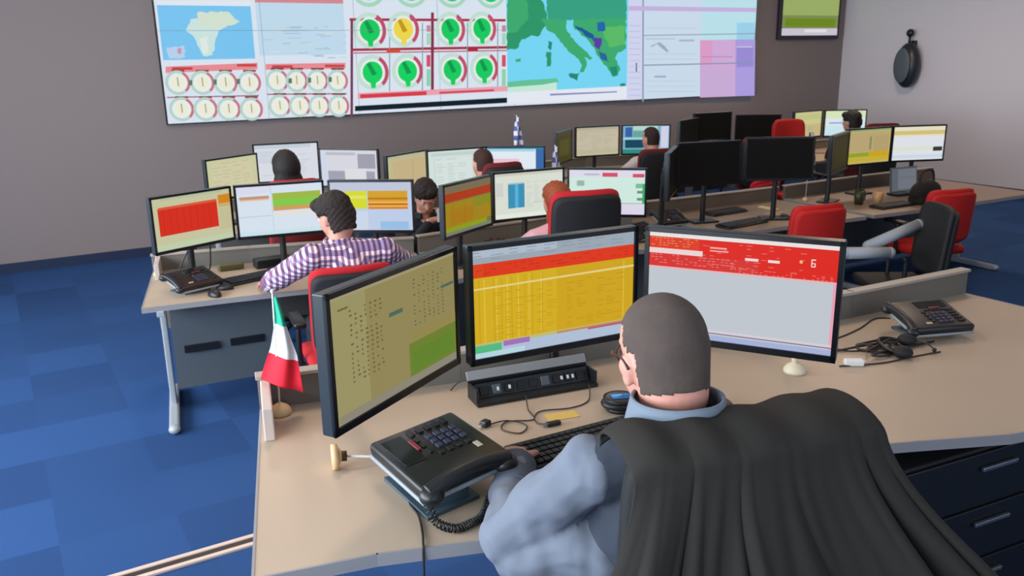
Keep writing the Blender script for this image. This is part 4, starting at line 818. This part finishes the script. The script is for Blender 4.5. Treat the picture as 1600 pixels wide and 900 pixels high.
# lit oval device
t = thing('desk_device', 'black oval device with a bright blue display, beside the man', 'device', (1.545, 1.945, DZ), R(-22))
b = B(); ell(b, (0, 0, .022), (.062, .050, .022), seg=28); cone(b, (0, 0, 0), (0, 0, .012), .045, .05, 28); obj('body', b, M_BLK, t, True)
b = B(); lathe(b, [(.046, .030), (.054, .036), (.054, .040), (.044, .0415)], seg=32); obj('ring', b, M_BEZ, t, True)
q = Paint().r(0, 0, 1, 1, '#3a78b4').r(.05, .1, .6, .6, '#6ea6da').r(.5, .5, .95, .9, '#2c5f96'); link('display', q.mesh(lambda u, v, k: (-.030+.06*u, .019-.038*v, .0435+.0004*k)), M_SCREEN, t)
# socket box with a slanted black front
t = thing('socket_box', 'long black desk socket box with a silver lid, below the yellow-table monitor', 'socket box', (1.395, 2.205, DZ), R(-8.5))
b = B(); box(b, (0, .045, .028), (.42, .012, .056)); box(b, (0, .0, .006), (.42, .09, .012)); 
for sx in (-1, 1): box(b, (sx*.208, .005, .026), (.006, .08, .052))
obj('housing', b, M_BLK, t)
b = B(); box(b, (0, .052, .070), (.425, .030, .005), rot=(R(62), 0, 0), bev=.002); obj('lid', b, mat('grey_lid', '#8f9090', .4), t)
b = B(); box(b, (0, .012, .030), (.40, .006, .046), rot=(R(-28), 0, 0)); fp = obj('socket_panel', b, mat('dark_socket_panel', '#1b1f22', .4), t)
for k in range(9):
    x = -.17+k*.0425; b = B(); box(b, (x, .0065, .031), (.030, .006, .030), rot=(R(-28), 0, 0), bev=.002); obj('socket', b, M_PANEL if k % 4 == 1 else M_BEZ, fp)
for x in (-.125, -.085, .10, .122, .14): b = B(); box(b, (x, .001, .034), (.007, .003, .012), rot=(R(-28), 0, 0)); obj('port_label', b, M_WHITE, fp)
# usb leads in front of the socket box
wire('brown lead looping from the socket box to a small black plug at the left', [(1.33, 2.15, DZ+.02), (1.30, 2.09, DZ+.004), (1.275, 2.02, DZ+.003), (1.20, 2.05, DZ+.003), (1.16, 2.01, DZ+.003), (1.19, 1.96, DZ+.003), (1.235, 1.995, DZ+.003), (1.20, 2.045, DZ+.008), (1.145, 2.055, DZ+.006)], .0020)
wire('brown lead running from the socket box right end to a flat black plug', [(1.56, 2.13, DZ+.02), (1.50, 2.05, DZ+.003), (1.42, 2.03, DZ+.003), (1.33, 2.06, DZ+.003), (1.285, 2.03, DZ+.003), (1.27, 1.985, DZ+.004), (1.29, 1.965, DZ+.006)], .0020)
for lb, (x, y), a_, sz in (('small square black plug on the front desk, left of the loops of lead', (1.133, 2.062), R(20), (.028, .024, .018)), ('flat black plug on the front desk, above the keyboard', (1.305, 1.958), R(-5), (.045, .018, .012))):
    t = thing('plug', lb, 'plug', (x, y, DZ), a_); b = B(); box(b, (0, 0, sz[2]/2+.0005), sz, bev=.003); obj('body', b, M_BLK, t); b = B(); box(b, (-sz[0]*.5-.006, 0, sz[2]/2), (.014, sz[1]*.55, sz[2]*.4)); obj('connector', b, M_CHROME, t)
t = thing('desk_glare', 'small yellowish glare painted on the front desk beyond the flat plug', 'glare', (1.365, 2.0, DZ+.0002), R(-12)); b = B(); box(b, (0, 0, .0006), (.10, .05, .0010)); obj('sheet', b, mat('yellow_glare', '#d2b25a', .8), t)  # yellowish glare on the worktop, laid on as a coloured sheet
mouse('small dark mouse on the front desk, behind the shoulder of the man', (1.80, 1.765, DZ), R(-20), mat('dark_red_brown_plastic', '#3a1f1c', .5))

def flag_stand(label, loc, lean, h, cloth=None, base_m=None, base_r=.035, rz=0, clothlabel=None):
    t = thing('flag_stand', label, 'flag stand', loc, rz); bm_ = base_m or M_WOOD
    b = B(); lathe(b, [(base_r*.96, 0), (base_r, .006), (base_r*.97, .014), (base_r*.72, .026), (base_r*.35, .033), (.008, .036)], seg=32); obj('base', b, bm_, t, True)
    b = B(); cone(b, (0, 0, .03), (lean[0], lean[1], h), .0028, .0024, 10); ell(b, (lean[0], lean[1], h+.004), .006); obj('pole', b, M_WHITE, t, True); return t
# Italian tricolour hanging from its little pole
FX, FY = .646, 2.487
t = flag_stand('small tricolour desk flag, green white and red, on a round wooden base', (FX, FY, DZ), (.012, .012, 0), .385)
top_ = V(.012, .012, .372)
def flg(i, j):
    # i: from pole edge outwards, j: from the top hoist down
    lx = [(0, .000), (.28, -.004), (.6, -.022), (1, -.062)]; rx = [(0, .012), (.28, .030), (.6, .058), (1, .066)]
    def ip(T, q):
        for (a0, b0), (a1, b1) in zip(T, T[1:]):
            if q <= a1: k = (q-a0)/(a1-a0); return b0+(b1-b0)*k
    w = ip(lx, j)*(1-i)+ip(rx, j)*i; drop = .262*j+.046*j*i
    y = .020*math.sin(i*7.5+j*1.5)*min(1, j*1.6+.15)
    return (top_.x+w*.86, top_.y-w*.50+y*.7-.016*min(1, j*5), top_.z-drop)
b = B(); NU, NV = 22, 36; vs = grid(b, NU, NV, flg); b.faces.ensure_lookup_table()
for j in range(NV):
    for i in range(NU): b.faces[j*NU+i].material_index = 0 if (j+.0*i)/NV < .30 else 1 if j/NV < .64 else 2
me = baked(b, [('SOLIDIFY', dict(thickness=.0015)), ('SUBSURF', dict(levels=1, render_levels=1))]); me.name = 'flag_cloth'
for p in me.polygons: p.use_smooth = True
link('flag_cloth', me, [mat('flag_green', '#16a584', .8), mat('flag_white', '#e9ecf2', .8), mat('flag_red', '#e01b33', .8)], t)
# toppled stand: its disc on edge, pole lying towards the phone
t = thing('toppled_flag_stand', 'toppled pale wooden flag stand, white pole lying towards the phone', 'flag stand', (.665, 2.045, DZ), R(-16))
b = B(); cone(b, (-.010, 0, .034), (.008, 0, .034), .034, .034, 32); cone(b, (.008, 0, .034), (.018, 0, .033), .026, .012, 28); obj('base', b, M_WOOD, t, True)
b = B(); cone(b, (.016, 0, .034), (.030, 0, .033), .014); obj('socket', b, mat('dark_brass', '#4a2f16', .4), t, True)
b = B(); cone(b, (.026, 0, .033), (.185, 0, .006), .0032); obj('pole', b, M_WHITE, t, True)
t = flag_stand('pale round flag base half hidden under the white and red page monitor', (2.234, 1.870, DZ), (.0, .03, 0), .30, base_m=mat('cream_turned_wood', '#d8cbb0', .45), base_r=.038)
b = B(); cone(b, (0, .002, .03), (0, .006, .075), .011, .009); obj('pole_sleeve', b, mat('cream_turned_wood', '#d8cbb0', .45), t, True)

# right side of the front desk
phone('black desk phone with blue-grey stand, rear right of the front desk', (2.98, 1.88, DZ), R(-20), s=.95)
def tangle(seed, c, r, n, z=.004):
    rn = random.Random(seed); return [(c[0]+rn.uniform(-r, r), c[1]+rn.uniform(-r, r)*.7, DZ+z+rn.uniform(0, .02)) for _ in range(n)]
wire('heap of tangled black leads on the right of the front desk', [(2.50, 1.93, DZ+.004)]+tangle(5, (2.66, 1.84), .10, 16)+[(2.9, 1.80, DZ+.004)], .0045)
wire('thin dark wire across the right of the front desk, leading to the far phone', [(2.47, 2.03, DZ+.003), (2.62, 2.02, DZ+.003), (2.80, 2.05, DZ+.003), (2.96, 2.10, DZ+.003), (3.02, 2.07, DZ+.003)], .0028)
wire('thin dark wire slanting from the right monitor down to the tangled leads', [(2.47, 2.03, DZ+.003), (2.53, 1.96, DZ+.003), (2.56, 1.90, DZ+.003), (2.66, 1.86, DZ+.003)], .0028)
wire('nearest thin dark wire curving on the right of the front desk', [(2.40, 1.82, DZ+.003), (2.55, 1.76, DZ+.003), (2.70, 1.74, DZ+.003), (2.82, 1.72, DZ+.003)], .0028)
t = thing('headset', 'black headset lying beside the tangled leads', 'headset', (2.72, 1.80, DZ), R(30))
b = B(); tube(b, [(.075*math.cos(a_), .085*math.sin(a_), .012+.02*math.sin(a_)) for a_ in [math.pi*q/20 for q in range(21)]], .006); obj('headband', b, M_BLK, t, True)
for sx in (-1, 1): b = B(); ell(b, (sx*.075, -.005, .022), (.030, .034, .022)); obj('ear_cushion', b, M_MESH, t, True)
b = B(); tube(b, smoothpath([(.08, -.01, .02), (.07, -.07, .02), (.02, -.10, .015)]), .0025); ell(b, (.02, -.10, .015), .008); obj('microphone_boom', b, M_BLK, t, True)
t = thing('white_adapter', 'small white adapter by the tangled leads', 'adapter', (2.455, 1.805, DZ), R(-35)); b = B(); box(b, (0, 0, .011), (.065, .030, .022), bev=.005); obj('body', b, M_WHITE, t); b = B(); box(b, (.036, 0, .011), (.010, .016, .008)); obj('connector', b, M_CHROME, t)
wire('thin wire arching on the desk behind the slanted front monitor', [(1.17, 2.36, DZ+.003), (1.20, 2.35, DZ+.03), (1.26, 2.30, DZ+.05), (1.31, 2.29, DZ+.02), (1.30, 2.25, DZ+.004)], .0024)

# left desk
AZ = .7502
phone('dark brown-black desk phone on the left desk', (.925, 5.27, AZ), R(18), tilt=R(14), s=1.05, lift=.035, body=mat('brown_black_plastic', '#241a17', .45))
keyboard('black keyboard by the left sleeve of the checked-shirt man', (1.31, 5.44-.10, AZ), R(14), .40)
mouse('black mouse nearest the front edge of the left desk', (1.00, 5.075, AZ), R(10), s=1.1); mouse('black mouse behind the first one on the left desk', (1.085, 5.19, AZ), R(60), s=1.0)
flag_stand('tiny flag stand with bare pole at the far left corner of the left desk', (.805, 5.78, AZ), (-.004, .0, 0), .26, base_r=.03)
wire('black cable drooping under the monitor with the red table', [(1.00, 5.50, AZ+.26), (.97, 5.55, AZ+.12), (1.02, 5.56, AZ+.03), (1.08, 5.54, AZ+.06), (1.09, 5.50, AZ+.22)], .005)
wire('black cable loop left of the red table monitor post', [(.98, 5.50, AZ+.24), (.90, 5.53, AZ+.08), (.93, 5.52, AZ+.01), (1.0, 5.50, AZ+.01)], .005)
b = B(); box(b, (0, 0, .02), (.16, .07, .04), bev=.01); tag(obj('pen_tray', b, mat('olive_plastic', '#5a5632', .6), None, loc=(1.24, 5.68, AZ)), 'small olive tray at the rear of the left desk', 'tray')
b = B(); box(b, (0, 0, .03), (.24, .10, .06), bev=.01); tag(obj('black_box', b, M_BLK, None, loc=(1.50, 5.62, AZ)), 'low black box behind the keyboard on the left desk', 'box')
# brownish desk
t = thing('paper_pile', 'crumpled brown cloth-like heap on the desk below the dull amber monitor', 'heap', (2.97, 5.22, AZ), R(-20))
def heap(i, j): x, y = 2*i-1, 2*j-1; e = max(0, 1-(x*x+y*y)); return (x*.15, y*.085, .062*e**.6*(1+.35*math.sin(9*x+3)*math.sin(8*y)))
b = B(); grid(b, 24, 18, heap); me = baked(b, [('SOLIDIFY', dict(thickness=.004, offset=1))]); me.name = 'folds'; link('folds', me, mat('brown_cloth', '#4d3426', .9, bump=.4), t)
t = phone('low black phone on the desk right of the white and mint monitor', (4.02, 4.85, AZ), R(10), tilt=R(20), s=.9)
# cluttered desk under the switched-off monitors
keyboard('dark keyboard nearest the front edge of the cluttered desk', (5.02, 4.83, AZ), R(4), .46)
keyboard('dark keyboard lying farther back on the cluttered desk', (5.28, 5.34-.06, AZ), R(2), .40)
phone('black phone at the left end of the cluttered desk', (4.52, 5.12, AZ), R(-10), tilt=R(20), s=.95)
b = B(); box(b, (0, 0, .006), (.055, .20, .012), bev=.002); tag(obj('folded_card', b, mat('cream_card', '#d6c894', .7), None, loc=(5.72, 5.20, AZ)), 'folded cream card on the cluttered desk', 'card')
mouse('dark mouse on the cluttered desk, left of the bright red chair', (5.50, 4.82, AZ), R(0))
b = B(); box(b, (0, 0, .004), (.30, .21, .008)); tag(obj('paper_sheets', b, mat('dull_paper', '#b09a82', .8), None, loc=(5.65, 4.95, AZ)), 'flat stack of dull paper behind the bright red chair', 'papers')
t = thing('document_screen', 'small pale grey screen standing low, below the beige table screen', 'screen', (7.24, 4.98, AZ), R(-8))
b = B(); box(b, (0, 0, .15), (.33, .014, .23), rot=(R(-8), 0, 0), bev=.004); obj('housing', b, M_PANEL, t)
q = Paint().r(0, 0, 1, 1, '#5b626c').r(.25, .05, .97, .92, '#70757f').r(.3, .4, .95, .44, '#646a74'); link('screen', q.mesh(lambda u, v, k: (-.155+.31*u, -.024+.028*(1-v)-.0005*k+.0, .048+.208*(1-v))), M_SCREEN, t)
b = B(); box(b, (0, .02, .012), (.2, .14, .02), bev=.004); obj('base', b, M_BLK, t)
def cup(label, loc, m, r=.04, h=.09):
    t = thing('cup', label, 'cup', loc); b = B(); lathe(b, [(r*.8, 0), (r, h), (r*.92, h), (r*.74, .008)]); obj('body', b, m, t, True); b = B(); tube(b, smoothpath([(r*.9, 0, h*.8), (r*1.7, 0, h*.75), (r*1.7, 0, h*.3), (r*.85, 0, h*.2)]), .006); obj('handle', b, m, t, True)
cup('cream and orange cup in front of the low grey screen', (6.72, 4.86, AZ), mat('cream_orange_glaze', '#c99e72', .4), .045, .10)
cup('dark olive cup left of the cream and orange one', (6.52, 4.90, AZ), mat('olive_glaze', '#2d3018', .4), .045, .13)
cup('pale mug on the right desk beyond the cups', (7.30, 4.66, AZ), mat('pale_glaze', '#c0a89a', .4), .045, .09)
t = thing('shoulder_bag', 'soft black bag on the right desk behind the grey-armed chair', 'bag', (7.05, 4.62, AZ), R(5))
b = B(); ell(b, (0, 0, .10), (.20, .10, .105)); box(b, (0, 0, .04), (.34, .15, .078), bev=.03, seg=3); blob('body', b, mat('black_fabric', '#15110f', .9, bump=.3), t, .008, 4)
b = B(); tube(b, smoothpath([(-.12, 0, .17), (-.08, 0, .28), (.08, 0, .28), (.12, 0, .17)]), .010); obj('handle', b, M_MESH, t, True)
keyboard('dark keyboard on the right desk below the beige table screen', (6.66, 4.66, AZ), R(-4), .42)
# small striped table flags behind the rear screens
def table_flag(label, loc, h, ln, w, m1, m2):
    t = flag_stand(label, loc, (.01, 0, 0), h, base_r=.03)
    def fc(i, j): return (.012+(i-.35)*w*(.35+.65*j), .018*math.sin(i*8+j*4), h-.005-ln*j)
    b = B(); grid(b, 12, 22, fc); b.faces.ensure_lookup_table()
    for k, f_ in enumerate(b.faces): f_.material_index = ((k//12)//3+(k % 12)//4) % 2
    me = baked(b, [('SOLIDIFY', dict(thickness=.002))]); me.name = 'flag_cloth'
    for p in me.polygons: p.use_smooth = True
    link('flag_cloth', me, [m1, m2], t)
FB, FW2 = mat('flag_blue', '#4c5f9c', .8), mat('flag_pale', '#d8d4de', .8)
table_flag('blue and white flag above the white monitor with blue strip', (4.02, 6.62, AZ), .80, .30, .10, FB, FW2)
table_flag('blue and white flag beside the dim olive monitor', (4.24-.06, 6.25, AZ), .56, .34, .10, FB, FW2)
table_flag('pale blue and white flag left of the dim brown monitor', (6.30, 5.30, AZ), .62, .36, .12, mat('flag_grey_blue', '#3d4763', .8), mat('flag_soft_white', '#a8a4aa', .8))

t = thing('added_pedestal', 'added black drawer unit filling the dark space under the right of the front desk', 'added drawer unit', (2.55, 1.62, .3), R(-6))  # added unit, its black stands in for the darkness below the desk
b = B(); box(b, (0, 0, .33), (.9, .60, .58), bev=.006); obj('body', b, M_MESH, t)
for k in range(3):
    b = B(); box(b, (0, -.306, .14+.19*k), (.86, .014, .18), bev=.003); dr = obj('drawer', b, M_BLK, t)
    b = B(); box(b, (0, -.322, .18+.19*k), (.16, .012, .014), bev=.003); obj('handle', b, M_CHROME, dr)
for sx in (-1, 1):
    for sy in (-1, 1): b = B(); cone(b, (sx*.38, sy*.24, 0), (sx*.38, sy*.24, .045), .02); obj('foot', b, M_BLK, t)

a = R(-15); chair('bright red chair at the right desk, beyond the grey-armed black chair', behind(6.62, 4.12, a), a, top=.98, w=.44, front=M_REDB, shell=M_REDB)

t = thing('paper_sheet', 'small white paper held by the bowed person in dark clothes', 'paper', (2.80, 5.60, .955), R(-10))
b = B(); grid(b, 8, 6, lambda i, j: ((i-.5)*.15, -.02*math.sin(i*3), (j-.5)*.10+.015*math.sin(i*5))); me = baked(b, [('SOLIDIFY', dict(thickness=.001))]); me.name = 'sheet'; link('sheet', me, mat('white_paper', '#d9dde2', .8), t)
